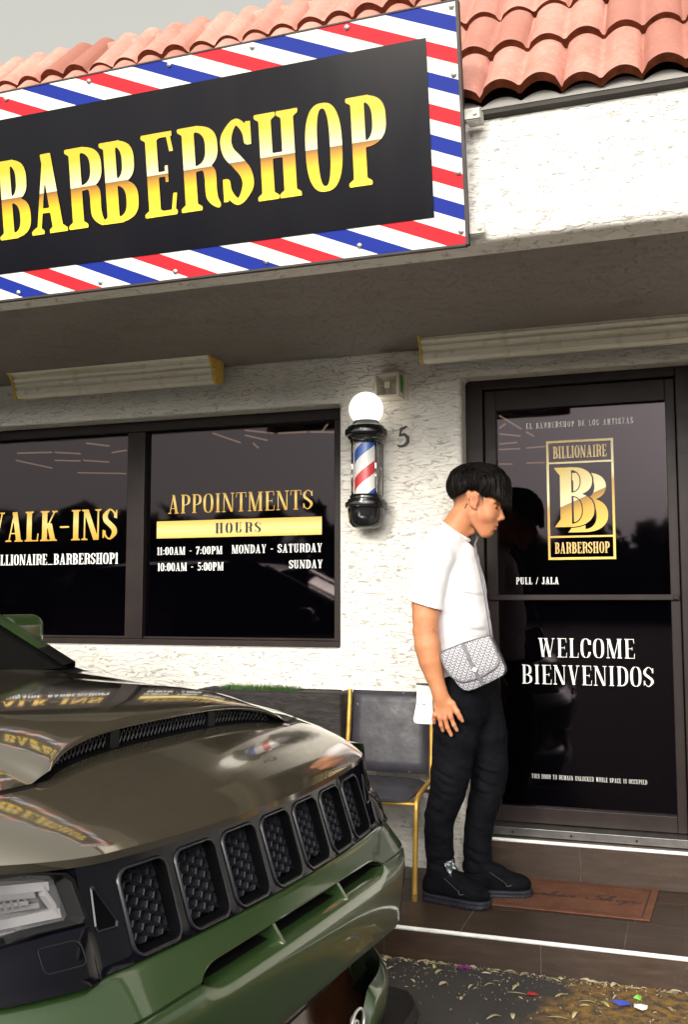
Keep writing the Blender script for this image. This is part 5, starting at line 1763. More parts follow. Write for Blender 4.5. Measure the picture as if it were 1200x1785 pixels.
bandm = math_n(t, 'LESS_THAN', fz, .40)
f = math_n(t, 'MAXIMUM', stem_, bandm)
c = mixc(t, f, (0.52, 0.51, 0.54), (0.10, 0.095, 0.12))
c = mixc(t, math_n(t, 'MULTIPLY', math_n(t, 'GREATER_THAN', noise(t, coords(t), 300, 1), .52), .25), c, (0.30, 0.29, 0.32))
t.links.new(c, b.inputs['Base Color']); b.inputs['Roughness'].default_value = .5
LEA = M('grey_leather', (0.16, 0.15, 0.17), .5, vary=.2, vscale=30, bscale=200, bstr=.2)
DKL = M('dark_gusset', (0.055, 0.050, 0.060), .55)
bag_poly = [(-.050, 1.176), (.045, 1.214), (.150, 1.246), (.160, 1.240), (.186, 1.185), (.214, 1.118), (.213, 1.100), (.203, 1.084), (.150, 1.056), (.085, 1.026), (.062, 1.019), (.038, 1.024), (.018, 1.040), (-.012, 1.078), (-.040, 1.122), (-.052, 1.160)]
cx_, cz_ = .082, 1.13


def spread(poly, n=3):
    P = np.array(poly); out = []
    for i in range(len(P)):
        p0, p1, p2, p3 = P[i - 1], P[i], P[(i + 1) % len(P)], P[(i + 2) % len(P)]
        for f_ in np.arange(n) / n:
            out.append(tuple(p1 + (p2 - p1) * f_ * .7 + .3 * (0.5 * (2 * p1 + (p2 - p0) * f_ + (2 * p0 - 5 * p1 + 4 * p2 - p3) * f_ ** 2 + (3 * p1 - p0 - 3 * p2 + p3) * f_ ** 3) - p1)))
    return out


def pillow(poly, yf, yb, puff, name, mats, parent):
    """a flat bag body with rounded face and back"""
    P = spread(poly, 2); n = len(P)
    rings = [(1.0, yb + .004, 1), (1.0, yf + .006, 1), (.985, yf, 0), (.90, yf - puff * .5, 0), (.6, yf - puff, 0), (.25, yf - puff * 1.15, 0)]
    V = []; F = []; mi = []
    for k, (s_, y, mm) in enumerate(rings):
        V += [(cx_ + (p[0] - cx_) * s_, y, cz_ + (p[1] - cz_) * s_) for p in P]
        if k:
            for j in range(n):
                F.append(((k - 1) * n + j, (k - 1) * n + (j + 1) % n, k * n + (j + 1) % n, k * n + j)); mi.append(1 if k <= 1 else 0)
    F.append(tuple((len(rings) - 1) * n + j for j in range(n))); mi.append(0)
    F.append(tuple(range(n))[::-1]); mi.append(1)
    return obj(name, V, F, mats, parent, smooth=True, midx=mi, angle=40)


pillow(bag_poly, -.715, -.662, .010, 'bag_body', [CHEV, DKL], BG)
flap_poly = [(-.046, 1.180), (.045, 1.218), (.150, 1.249), (.164, 1.236), (.196, 1.150), (.184, 1.122), (.120, 1.080), (.050, 1.058), (.022, 1.062), (-.006, 1.078), (-.036, 1.118), (-.050, 1.158)]
pillow(flap_poly, -.731, -.722, .006, 'flap', [CHEV, LEA], BG)
m = MB(); pp = spread(flap_poly, 2); m.tube([(p[0], -.7325, p[1]) for p in pp] + [(pp[0][0], -.7325, pp[0][1])], .0030, 6, cap=False)
obj('flap_piping', m.v, m.f, LEA, BG, smooth=True)
m = MB()
def ribbon(pts, w, th):
    for (a, b_) in zip(pts[:-1], pts[1:]):
        a, b_ = Vector(a), Vector(b_); d = (b_ - a).normalized(); sd = d.cross(Vector((0, -1, 0))).normalized() * w / 2; o_ = Vector((0, -th, 0))
        q = [a - sd, a + sd, b_ + sd, b_ - sd]
        m.add([tuple(k) for k in q] + [tuple(k + o_) for k in q], [(0, 1, 2, 3), (7, 6, 5, 4), (0, 4, 5, 1), (1, 5, 6, 2), (2, 6, 7, 3), (3, 7, 4, 0)])
ribbon([(.046, -.737, 1.214), (.074, -.7425, 1.150), (.100, -.742, 1.098), (.124, -.734, 1.056)], .015, .003)
bev(m.build('closure_strap', LEA, BG), .001, 1)
m = MB()
ribbon([(.087, -.7455, 1.114), (.104, -.746, 1.107)], .018, .004)
bev(m.build('buckle', M('silver_buckle', (0.75, 0.72, 0.66), .25, metal=.7), BG), .0015, 2)
m = MB()
def strap(pts, w):
    """a band: at each point a centre and the direction across it"""
    V_ = []
    for (c0, ac) in pts:
        c0 = Vector(c0); ac = Vector(ac).normalized() * w / 2
        V_ += [tuple(c0 - ac), tuple(c0 + ac)]
    n = len(m.v); m.v += V_
    for k in range(len(pts) - 1): m.f.append((n + 2 * k, n + 2 * k + 2, n + 2 * k + 3, n + 2 * k + 1)); m.mi.append(0)
X_ = (1, -.25, .12)
strap([((.158, -.690, 1.238), (1, 0, .3)), ((.150, -.676, 1.285), X_), ((.136, -.655, 1.35), X_), ((.122, -.640, 1.43), X_), ((.103, -.620, 1.51), X_), ((.079, -.590, 1.585), (1, -.5, .2)), ((.062, -.535, 1.640), (1, -.7, .3)), ((.060, -.46, 1.672), (1, -.3, .6)),
       ((.020, -.385, 1.700), (1, .2, .3)), ((-.060, -.372, 1.700), (.5, .8, .2)), ((-.150, -.43, 1.62), (.3, 1, 0)), ((-.182, -.50, 1.45), (.2, 1, .3)), ((-.182, -.56, 1.30), (.2, 1, .3)), ((-.150, -.64, 1.215), (.4, 1, .3)), ((-.050, -.685, 1.170), (0, .6, 1))], .013)
so_ = m.build('shoulder_strap', LEA, BG, smooth=True)
sd_ = so_.modifiers.new('thick', 'SOLIDIFY'); sd_.thickness = .003

# ------------------------------------------------------------------ white paper tag at the hip pocket
PT = thing('paper_tag', "white card tag with a black top edge hanging behind the person's hand", 'paper', (-.155, -.575, .95))
m = MB()
poly = [(-.186, 1.030), (-.190, .95), (-.203, .880), (-.198, .868), (-.188, .864), (-.122, .861), (-.118, .95), (-.120, 1.030)]
m.prism(poly, lambda a, c_: (a, -.605 + (a + .15) * .2, c_), lambda a, c_: (a, -.602 + (a + .15) * .2, c_))
m.build('card', M('white_card', (0.80, 0.79, 0.74), .7, vary=.05), PT)
m = MB(); m.box((-.189, -.616, 1.0305), (-.112, -.594, 1.0355))
m.build('clip', M('black_clip', (0.01, 0.01, 0.01), .5), PT)
m = MB(); m.box((-.186, -.6165, .944), (-.180, -.6135, .947)); m.box((-.163, -.612, .945), (-.150, -.609, .948))
m.build('print', M('grey_print', (0.2, 0.19, 0.18), .7), PT)

# ================================================================== CAR  (local: x forward, y towards the shop, z up)
CAR = thing('parked_car', 'green off-road car with bronze scooped hood and black seven slot grille, parked nose out', 'car', (.05, -2.70, 0), (0, 0, math.radians(-5.25)))


def paint(name, col, rough=.3, flake=.25, metal=.25, cior=1.5):
    m = bpy.data.materials.new(name)
    t, b = nodes(m)
    v = coords(t)
    n1 = noise(t, v, 900, 1)
    t.links.new(mixc(t, ramp(t, n1, [(.5, 0), (.75, flake)]), col, tuple(min(1, c * 2.2 + .01) for c in col)), b.inputs['Base Color'])
    b.inputs['Metallic'].default_value = metal
    b.inputs['Coat IOR'].default_value = cior
    b.inputs['Roughness'].default_value = rough
    b.inputs['Coat Weight'].default_value = 1.0
    t.links.new(ramp(t, noise(t, v, 6, 5), [(.4, .03), (.8, .11)]), b.inputs['Coat Roughness'])
    dust = noise(t, v, 38, 6, .7)
    bump(t, b, noise(t, v, 3.0, 2), .02, .02)
    return m


GREEN = paint('green_paint', (0.024, 0.052, 0.014))
HOODP = paint('bronze_hood_paint', (0.155, 0.132, 0.092), .12, .12, .75, 2.2)
GBLK = M('gloss_black', (0.003, 0.003, 0.006), .10, spec=.16, vary=.3)
MBLK = M('matt_black', (0.004, 0.004, 0.0045), .55, spec=.15, vary=.3, vscale=20)
SATIN = M('satin_dark', (0.010, 0.010, 0.014), .28, spec=.5, vary=.2)


def plan(t): a = abs(t); return -.11 * t * t - 1.6 * max(a - .55, 0) ** 2.2
QZ = [.10, .20, .30, .38, .42, .50, .56, .62, .67, .70, .725, .75, .768, .78, .92, .96]
QU = [.00, .03, .04, .045, .062, .083, .094, .102, .104, .098, .082, .056, .036, .022, -.024, -.032]
def FS(t, z): return plan(t) + float(np.interp(z, QZ, QU))
HD = [0, .008, .02, .05, .09, .13, .19, .25, .36, .50, .9, 1.25, 1.6]
HZ = [.950, .957, .966, .986, 1.006, 1.024, 1.047, 1.068, 1.096, 1.119, 1.160, 1.186, 1.20]
def hood_f(t): a = abs(t); return -.012 - .12 * t * t - 2.6 * max(a - .55, 0) ** 2
def HZc(d, t):
    z = float(np.interp(d, HD, HZ))
    q = min(1, d / .3)
    return z + .018 * (t / .75) ** 2 * (1 - q) - .020 * (abs(t) / .75) ** 2.2 * q
TH_ = .775
REAR = -1.275


def smo(x): x = min(1, max(0, x)); return x * x * (3 - 2 * x)


# hood: nose panel, then the raised rear panel whose front lip makes the intake
def lip_u(t): return min(-.305 + .050 * min(1.05, abs(t) / .485) ** 5, hood_f(t) - .225)
def lift(t):
    a = abs(t) / .505
    return .045 * max(0, 1 - a ** 4) ** .6
def bulge(t, dist):
    w = smo(dist / .16); soft = .045 * (1 - smo((abs(t) - .34) / .30))
    return lift(t) * (1 - w) + soft * w
nt_ = 101
T = np.linspace(-TH_, TH_, nt_)
dr = [-.006, 0, .004, .010, .02, .035, .055, .08, .11, .15, .19]
V = []
rows = []
for k, d in enumerate(dr):
    V += [((hood_f(t) - max(d, 0) + (-.006 if d < 0 else 0)), t, HZc(max(d, 0), t) - (.016 if d < 0 else 0)) for t in T]
for f in (.25, .5, .75, 1.0):
    for t in T:
        u0 = hood_f(t) - .19; u1 = lip_u(t) + .03; u = u0 + (u1 - u0) * f
        V.append((u, t, HZc(hood_f(t) - u, t)))
nr = len(dr) + 4
# floor of the intake: carries on behind the lip under the raised panel
for f in (.03, .07, .11, .16):
    for t in T:
        a = abs(t) / .50
        u = lip_u(t) + .03 - f * (1 if a < 1 else .4)
        V.append((u, t, HZc(hood_f(t) - u, t) - (.002 + .03 * f if a < 1 else .0004)))
nr2 = nr + 4
F = list(map(tuple, grid_faces(nr2, nt_, 0)))
mi = [1 if k >= (nr) * (nt_ - 1) else 0 for k in range(len(F))]
base = len(V)
prof = [(.055, -.014), (.022, -.013), (.004, -.010), (-.004, -.004), (-.001, .002), (.010, .005), (.03, .006), (.07, .006), (.13, .0055), (.22, .004), (.35, .002), (.5, .001), (.7, .0), (.85, 0), (.94, 0)]
for k, (s_, dz) in enumerate(prof):
    for t in T:
        u0 = lip_u(t); L = u0 - REAR - .115 * (t / TH_) ** 2
        u = u0 - s_ * (1 if s_ < .3 else 1) if s_ < .35 else u0 - .35 - (s_ - .35) / .59 * (L - .35)
        dist = max(0, u0 - u)
        fall = 1 - smo(dist / .85)
        amp = bulge(t, dist)
        inner = 1.0 if abs(t) < .535 else 0.0
        z = HZc(hood_f(t) - u, t) + amp * fall + dz * (1 if dz > 0 else min(1, amp / .02)) * (amp / .045 if dz > 0 else 1)
        V.append((u, t, z + .0012))
F2 = list(map(tuple, grid_faces(len(prof), nt_, base)))
F += F2; mi += [0] * len(F2)
hood = obj('hood', [(a, b_, c_) for a, b_, c_ in V], [f[::1] for f in F], [HOODP, MBLK], CAR, local=True, smooth=True, midx=mi, angle=48)

# honeycomb of the intake: crossing bars a little behind the lip
m = MB()
for k in range(64):
    t0 = -.47 + k * .0150
    for s_ in (-1, 1):
        for j in range(2):
            ta = t0 + s_ * .008 * j; tb = t0 + s_ * .008 * (j + 1)
            if abs(ta) > .455 or abs(tb) > .455: continue
            q = []
            for tt, w in ((ta, .04 + .45 * j), (tb, .04 + .45 * (j + 1))):
                u = lip_u(tt) - .018
                z0 = HZc(hood_f(tt) - u, tt) - .002; z1 = z0 + lift(tt) - .010
                q.append((u, tt, z0 + (z1 - z0) * w))
            m.tube(q, .0016, 5)
obj('hood_mesh', m.v, m.f, SATIN, hood, local=True)
for tt in (-.20, .20):
    m = MB()
    u = lip_u(tt) - .008; z0 = HZc(hood_f(tt) - u, tt)
    m.box((u - .04, tt - .016, z0 - .004), (u, tt + .016, z0 + lift(tt) - .004))
    obj('intake_divider', m.v, m.f, MBLK, hood, local=True)

# ------------------------------------------------------------------ front mask with the seven slots
PIT = .155
def G(t, z, off=0.0): return (FS(t, z) + off, t, z)
m = MB()
zlo, zhi = .7745, .951
z_s0, z_s1 = .781, .921
hw = .0625
nb = 6
edges = [(-.6 + 0 * k) for k in range(1)]
def ring(c):
    """cell with one rounded slot cut out"""
    x0, x1 = c - PIT / 2, c + PIT / 2
    inn = rrect(c - hw, c + hw, z_s0, z_s1, .022, 6)
    n = len(inn)
    out = []
    for (a, z) in inn:
        dx = (a - c) / (hw); dz = (z - (z_s0 + z_s1) / 2) / ((z_s1 - z_s0) / 2)
        q = max(abs(dx), abs(dz)); dx /= q; dz /= q
        zt = zhi if dz > 0 else zlo
        zm = (z_s0 + z_s1) / 2
        out.append((c + dx * PIT / 2, zm + dz * (zt - zm) if dz > 0 else zm + dz * (zm - zlo)))
    for k_, (xx, zz) in enumerate(((x1, zhi), (x0, zhi), (x0, zlo), (x1, zlo))): out[k_ * 7 + 3] = (xx, zz)
    return inn, out


for k in range(7):
    c = (k - 3) * PIT
    inn, out = ring(c)
    n = len(inn); b0 = len(m.v)
    m.v += [G(*q) for q in out] + [G(q[0], q[1], .0) for q in inn]
    for j in range(n):
        a_, b_ = j, (j + 1) % n
        m.f.append((b0 + a_, b0 + b_, b0 + n + b_, b0 + n + a_)); m.mi.append(0)
# flanks towards the headlights, rolled under the lamps
for s_ in (-1, 1):
    ts = [s_ * a for a in [3.5 * PIT, .56, .58, .60, .613, .615, .618, .622, .65, .68, .72, .76, .80, .84, .893, .90]]
    zs = [zlo, .780, .79, .80, .81, .825, .840, .850, .854, .858, .861, .89, .92, zhi + .002]
    b0 = len(m.v)
    for t in ts:
        zl = zlo + .0 * abs(t)
        for z in zs:
            off = 0
            ledge = smo((abs(t) - .60) / .05) * smo((.862 - z) / .03)
            off += .022 * ledge * (1 - smo((z - .80) / .07) * .4)
            off -= .05 * smo((abs(t) - .6135) / .004) * smo((z - (.857 - .012 * smo((abs(t) - .7) / .15))) / .004)
            m.v.append(G(t, z, off))
    q = grid_faces(16, 14, b0, flip=(s_ > 0))
    m.f += [tuple(f)[::-1] for f in q]; m.mi += [0] * len(q)
grille = obj('grille', m.v, [f for f in m.f], GBLK, CAR, local=True, smooth=True, angle=50, weld=.0004)
for k in range(7):
    c = (k - 3) * PIT
    fr = rrect(c - hw - .003, c + hw + .003, z_s0 - .003, z_s1 + .003, .024, 5)
    b1 = MB()
    loops = []
    for (gx_, off) in ((.0045, .000), (.0035, .004), (.001, .0055), (-.0015, .004), (-.003, -.004), (-.006, -.055)):
        loops.append([G(q[0], q[1], off) for q in rrect(c - hw - gx_, c + hw + gx_, z_s0 - gx_, z_s1 + gx_, .022 + gx_, 5)])
    n = len(loops[0])
    b1.v = [p for l in loops for p in l]
    for i in range(len(loops) - 1):
        for j in range(n):
            b1.f.append((i * n + j, i * n + (j + 1) % n, (i + 1) * n + (j + 1) % n, (i + 1) * n + j)); b1.mi.append(1 if i >= 3 else 0)
    sl_ = obj('slot_frame', b1.v, b1.f, [SATIN, M('void_black', (0.002, 0.002, 0.0025), .9, spec=.05)], CAR, local=True, smooth=True, angle=60, midx=b1.mi)
    # honeycomb insert
    hx = MB(); R_ = .0150
    x_lo, x_hi, y_lo, y_hi = c - hw + .006, c + hw - .012, z_s0 + .010, z_s1 - .010
    dx_ = R_ * 1.5; dz_ = R_ * math.sqrt(3)
    for i in range(-5, 6):
        for j in range(-8, 9):
            cx2 = c + i * dx_; cz2 = (z_s0 + z_s1) / 2 + j * dz_ * .82 + (i % 2) * dz_ * .41
            if not (x_lo - .012 < cx2 < x_hi + .012 and y_lo - .008 < cz2 < y_hi + .008): continue
            b0 = len(hx.v)
            for (rad, off) in ((R_ * 1.0, -.022), (R_ * .82, -.018), (R_ * .74, -.036)):
                for a in range(6):
                    px_ = min(max(cx2 + rad * math.cos(a * math.pi / 3), c - hw + .010), c + hw - .010); pz_ = min(max(cz2 + rad * .82 * math.sin(a * math.pi / 3), z_s0 + .008), z_s1 - .008)
                    hx.v.append(G(px_, pz_, off))
            for l in range(2):
                for a in range(6):
                    hx.f.append((b0 + l * 6 + a, b0 + l * 6 + (a + 1) % 6, b0 + (l + 1) * 6 + (a + 1) % 6, b0 + (l + 1) * 6 + a))
    hx.mi = [0] * len(hx.f)
    obj('honeycomb', hx.v, hx.f, M('honeycomb_plastic', (0.015, 0.015, 0.020), .35, spec=.5, vary=.2), sl_, local=True)
    bk_ = MB()
    q = [(c - hw - .014, z_s0 - .014), (c + hw + .014, z_s0 - .014), (c + hw + .014, z_s1 + .014), (c - hw - .014, z_s1 + .014)]
    bk_.add([G(a, z, -.060) for a, z in q], [(0, 1, 2, 3)])
    obj('slot_back', bk_.v, bk_.f, M('void_black', (0.002, 0.002, 0.0025), .9, spec=.05), sl_, local=True)

# ------------------------------------------------------------------ headlights, washer caps, corner vents
CLEAR = bpy.data.materials.new('lamp_lens')
t, b = nodes(CLEAR)
b.inputs['Base Color'].default_value = (0.85, 0.86, 0.88, 1); b.inputs['Roughness'].default_value = .03
tr = N(t, 'BsdfTransparent'); gl_ = N(t, 'BsdfGlossy', Roughness=.03); ms = N(t, 'MixShader'); fz_ = N(t, 'Fresnel', IOR=1.5)
t.links.new(fz_.outputs[0], ms.inputs[0]); t.links.new(tr.outputs[0], ms.inputs[1]); t.links.new(gl_.outputs[0], ms.inputs[2])
t.links.new(ms.outputs[0], t.nodes['Material Output'].inputs['Surface'])
REFL = M('lamp_reflector', (0.20, 0.19, 0.20), .28, metal=.6, vary=.08, vscale=8)
BARW = M('lamp_light_bar', (0.26, 0.25, 0.26), .3, vary=.08)
LGRY = M('lamp_grey', (0.20, 0.19, 0.20), .3, metal=.4, vary=.2)
for s_ in (-1, 1):
    hl = []
    out = [(.640, .940), (.628, .928), (.617, .868), (.624, .861), (.70, .862), (.76, .852), (.85, .842), (.89, .86), (.885, .935), (.80, .954), (.70, .952)]
    P = [(a * s_, z) for a, z in out]
    m = MB(); n = len(P)
    def fan(off, sc=1.0, cen=(.755, .905)):
        return [G(cen[0] * s_ + (p[0] - cen[0] * s_) * sc, cen[1] + (p[1] - cen[1]) * sc, off) for p in P]
    # housing tub
    lps = [fan(.003, 1.06), fan(.0045), fan(.003, .985), fan(-.03, .97)]
    m.v = [q for l in lps for q in l]
    for i in range(3):
        for j in range(n): m.f.append((i * n + j, i * n + (j + 1) % n, (i + 1) * n + (j + 1) % n, (i + 1) * n + j))
    m.f.append(tuple(3 * n + j for j in range(n)))
    m.mi = [0] * (3 * n) + [1]
    H_ = obj('headlight', m.v, m.f, [MBLK, REFL], CAR, local=True, midx=m.mi)
    m = MB()
    def lbar(a0, z0, a1, z1, w, off=-.012):
        q = [(a0, z0 - w / 2), (a1, z1 - w / 2), (a1, z1 + w / 2), (a0, z0 + w / 2)]
        f_ = [G(a * s_, z, off) for a, z in q]; k_ = [G(a * s_, z, off - .014) for a, z in q]
        m.add(f_ + k_, [(0, 1, 2, 3), (0, 4, 5, 1), (1, 5, 6, 2), (2, 6, 7, 3), (3, 7, 4, 0)])
    lbar(.655, .924, .875, .936, .014); lbar(.645, .880, .875, .868, .014)
    lbar(.649, .886, .664, .918, .018)
    obj('light_bar', m.v, m.f, BARW, H_, local=True)
    m = MB(); lbar(.675, .914, .875, .922, .010, -.018); lbar(.672, .897, .875, .892, .008, -.018); lbar(.69, .905, .875, .906, .006, -.014)
    obj('projector', m.v, m.f, LGRY, H_, local=True)
    m = MB()
    for j in range(18):
        a = .69 + j * .010; m.add([G(a * s_, .899, -.017), G((a + .004) * s_, .899, -.017), G((a + .004) * s_, .912, -.017), G(a * s_, .912, -.017)], [(0, 1, 2, 3)])
    obj('lamp_ribs', m.v, m.f, REFL, H_, local=True)
    m = MB()
    rs_ = (.985, .8, .6, .4, .2)
    for k_ in rs_: m.v += fan(.0055, k_)
    m.v.append(G(.755 * s_, .905, .0055))
    for i in range(len(rs_) - 1):
        for j in range(n): m.f.append((i * n + j, i * n + (j + 1) % n, (i + 1) * n + (j + 1) % n, (i + 1) * n + j))
    m.f += [((len(rs_) - 1) * n + j, (len(rs_) - 1) * n + (j + 1) % n, len(rs_) * n) for j in range(n)]; m.mi = [0] * len(m.f)
    obj('lens', m.v, m.f, CLEAR, H_, local=True, smooth=True)
    # washer cap
    cp_ = rrect(.645, .712, .806, .842, .009, 4)
    def CG(a, z, o_=0):
        t_ = a * s_
        led = .022 * smo((abs(t_) - .60) / .05) * smo((.862 - z) / .03) * (1 - smo((z - .80) / .07) * .4)
        return G(t_, z, led + o_)
    m = MB(); m.tube([CG(a, z, .0005) for a, z in cp_ + cp_[:1]], .0012, 5, cap=False)
    obj('washer_cap', m.v, m.f, M('seam_black', (0.002, 0.002, 0.002), .8), CAR, local=True)
    # triangular corner vent
    tri_ = [(.592, .905), (.586, .907), (.552, .846), (.556, .838), (.596, .840), (.599, .850)]
    m = MB(); n = len(tri_)
    cen = (.582, .862)
    lp = [[G((cen[0] + (a - cen[0]) * sc) * s_, cen[1] + (z - cen[1]) * sc, o_) for a, z in tri_] for sc, o_ in ((1.10, .0015), (1.0, .004), (.92, .0012))]
    m.v = [q for l in lp for q in l]
    for i in range(2):
        for j in range(n): m.f.append((i * n + j, i * n + (j + 1) % n, (i + 1) * n + (j + 1) % n, (i + 1) * n + j)); m.mi.append(0)
    m.f.append(tuple(2 * n + j for j in range(n))); m.mi.append(1)
    obj('corner_vent', m.v, m.f, [SATIN, MATS['void_black']], CAR, local=True, midx=m.mi)

# ------------------------------------------------------------------ bumper
zs = [.757, .754, .748, .740, .732, .727]
low = [.690, .680, .668, .65, .63, .60, .57, .553, .548]
tb = np.linspace(-.96, .96, 121)
def slot_half(t): return .0185 * (1 if abs(t) < .36 else max(0, 1 - ((abs(t) - .36) / .065) ** 2) ** .5)
def slot_c(t): return .720 - .006 * (abs(t) / .4) ** 2
V = []; 
rows = []
def row(fn):
    for t in tb: V.append(fn(t))
    rows.append(1)
for z in (.773, .769, .763, .756, .750): row(lambda t, z=z: (FS(t, z) - (.010 if z > .772 else 0), t, z))
row(lambda t: (FS(t, slot_c(t) + slot_half(t) + .004), t, slot_c(t) + slot_half(t) + .004))
i_top = len(rows)
row(lambda t: (FS(t, slot_c(t) + slot_half(t)) - .004, t, slot_c(t) + slot_half(t)))
row(lambda t: (FS(t, slot_c(t)) - .075 * min(1, slot_half(t) / .012), t, slot_c(t) + slot_half(t) * .9))
row(lambda t: (FS(t, slot_c(t)) - .080 * min(1, slot_half(t) / .012), t, slot_c(t) - slot_half(t) * .2))
row(lambda t: (FS(t, slot_c(t)) - .030 * min(1, slot_half(t) / .012), t, slot_c(t) - slot_half(t) * .62))
row(lambda t: (FS(t, slot_c(t) - slot_half(t)) - .003, t, slot_c(t) - slot_half(t)))
row(lambda t: (FS(t, slot_c(t) - slot_half(t) - .004), t, slot_c(t) - slot_half(t) - .004))
i_bot = len(rows)
def bot_z(t):
    return max(.556 - .03 * (abs(t) / .5) ** 2, .515)
for f in (.12, .28, .45, .62, .78, .90, .97):
    row(lambda t, f=f: (lambda z: (FS(t, z), t, z))(slot_c(t) - slot_half(t) - .004 + f * (bot_z(t) - slot_c(t) + slot_half(t) + .004)))
row(lambda t: (FS(t, bot_z(t)) - .004, t, bot_z(t) - .006))
row(lambda t: (FS(t, bot_z(t)) - .03, t, bot_z(t) - .006))
F = list(map(tuple, grid_faces(len(rows), len(tb), 0)))
nT = len(tb) - 1
mi = [0] * len(F)
for k in range(len(F)):
    r_ = k // nT; tt = abs(tb[k % nT])
    if i_top <= r_ <= i_top + 2 and tt < .425: mi[k] = 1
bumper = obj('bumper', V, [f for f in F], [GREEN, MBLK], CAR, local=True, smooth=True, midx=mi, angle=42)
for tt in (-.152, .166):
    m = MB()
    z0, z1 = slot_c(tt) - slot_half(tt) - .001, slot_c(tt) + slot_half(tt) + .001
    u0, u1 = FS(tt, z0), FS(tt, z1)
    m.add([(u1 - .07, tt - .005, z1), (u1 - .006, tt - .005, z1), (u0 - .006, tt - .008, z0), (u0 - .07, tt - .008, z0), (u1 - .07, tt + .005, z1), (u1 - .006, tt + .005, z1), (u0 - .006, tt + .003, z0), (u0 - .07, tt + .003, z0)],
          [(0, 1, 2, 3), (7, 6, 5, 4), (0, 4, 5, 1), (1, 5, 6, 2), (2, 6, 7, 3), (3, 7, 4, 0)])
    obj('slot_divider', m.v, m.f, GREEN, bumper, local=True)
# lower intake: deep well, slatted glossy back, brown reflection painted into its colour
m = MB()
tw = np.linspace(-.86, .86, 61)
for z, du in ((.56, -.02), (.54, -.10), (.40, -.14), (.30, -.10), (.24, -.03)):
    m.v += [(FS(t, max(z, .3)) + du, t, z) for t in tw]
m.f = [tuple(f) for f in grid_faces(5, len(tw), 0)]; m.mi = [0] * len(m.f)
obj('lower_intake', m.v, m.f, M('intake_brown_reflection', (0.030, 0.011, 0.005), .14, spec=.4, vary=.6, vscale=5), CAR, local=True, smooth=True, angle=40)
for z in (.50, .465, .43):
    m = MB()
    for k in range(len(tw) - 1):
        a0, a1 = tw[k], tw[k + 1]
        if abs(a0) > .46 or abs(a1) > .46: continue
        m.add([(FS(a0, z) - .095, a0, z - .004), (FS(a1, z) - .095, a1, z - .004), (FS(a1, z) - .095, a1, z + .004), (FS(a0, z) - .095, a0, z + .004)], [(0, 1, 2, 3)])
    obj('intake_slat', m.v, m.f, MBLK, CAR, local=True)
# lower valance corners, green, with the fog lamps; black splitter beneath
for s_ in (-1, 1):
    ts = [s_ * a for a in np.linspace(.40, .93, 26)]
    m = MB()
    for t in ts:
        a = abs(t)
        top = .300 + .075 * smo((a - .43) / .07) - .0 * a
        pass
        for f in np.linspace(0, 1, 9):
            z = top + (.225 - top) * f
            m.v.append((FS(t, z) + .012 * math.sin(f * math.pi) - (.02 if f == 0 else 0), t, z))
    m.f = [tuple(f) if s_ < 0 else tuple(f)[::-1] for f in grid_faces(len(ts), 9, 0)]; m.mi = [0] * len(m.f)
    lv = obj('lower_valance', m.v, m.f, GREEN, CAR, local=True, smooth=True, angle=50)
    m = MB()
    ct, cz = .345 * s_, .345
    for (ry, rz, off) in ((.050, .034, .0), (.043, .028, .0)):
        m.tube([(FS(ct, cz) + .004, ct + ry * math.cos(k * math.pi / 12) * .8, cz + rz * math.sin(k * math.pi / 12)) for k in range(25)], .0042, 6, cap=False)
        break
    m.tube([(FS(ct, cz) - .004, ct - .012 + .012 * math.cos(k * math.pi / 8), cz + .010 + .012 * math.sin(k * math.pi / 8)) for k in range(17)], .003, 6, cap=False)
    m.tube([(FS(ct, cz) - .004, ct + .008 + .013 * math.cos(k * math.pi / 8), cz - .010 + .013 * math.sin(k * math.pi / 8)) for k in range(17)], .003, 6, cap=False)
    obj('fog_lamp', m.v, m.f, M('pale_chrome', (0.7, 0.7, 0.66), .2, metal=.6), CAR, local=True, smooth=True)
m = MB()
ts = np.linspace(-.88, .88, 45)
for z, du in ((.30, -.14), (.235, -.09), (.225, .015), (.200, .030), (.170, .02), (.16, -.16)):
    m.v += [(.045 - .06 * t * t - 1.5 * max(abs(t) - .78, 0) ** 1.5 + du, t, z) for t in ts]
m.f = [tuple(f) for f in grid_faces(6, len(ts), 0)]; m.mi = [0] * len(m.f)
obj('splitter', m.v, m.f, MBLK, CAR, local=True, smooth=True, angle=40)

# ------------------------------------------------------------------ fenders, sides, cabin
def side_path(k):
    """plan outline from the lamp round the corner and back along the body"""
    pts = [(plan(t), t) for t in np.linspace(.78, .93, 8)]
    pts += [(-.36, .955), (-.46, .970), (-.62, .975), (-.9, .975), (-1.3, .972), (-2.0, .97), (-3.2, .96), (-4.2, .92), (-4.55, .80), (-4.62, .5), (-4.64, .0)]
    return pts


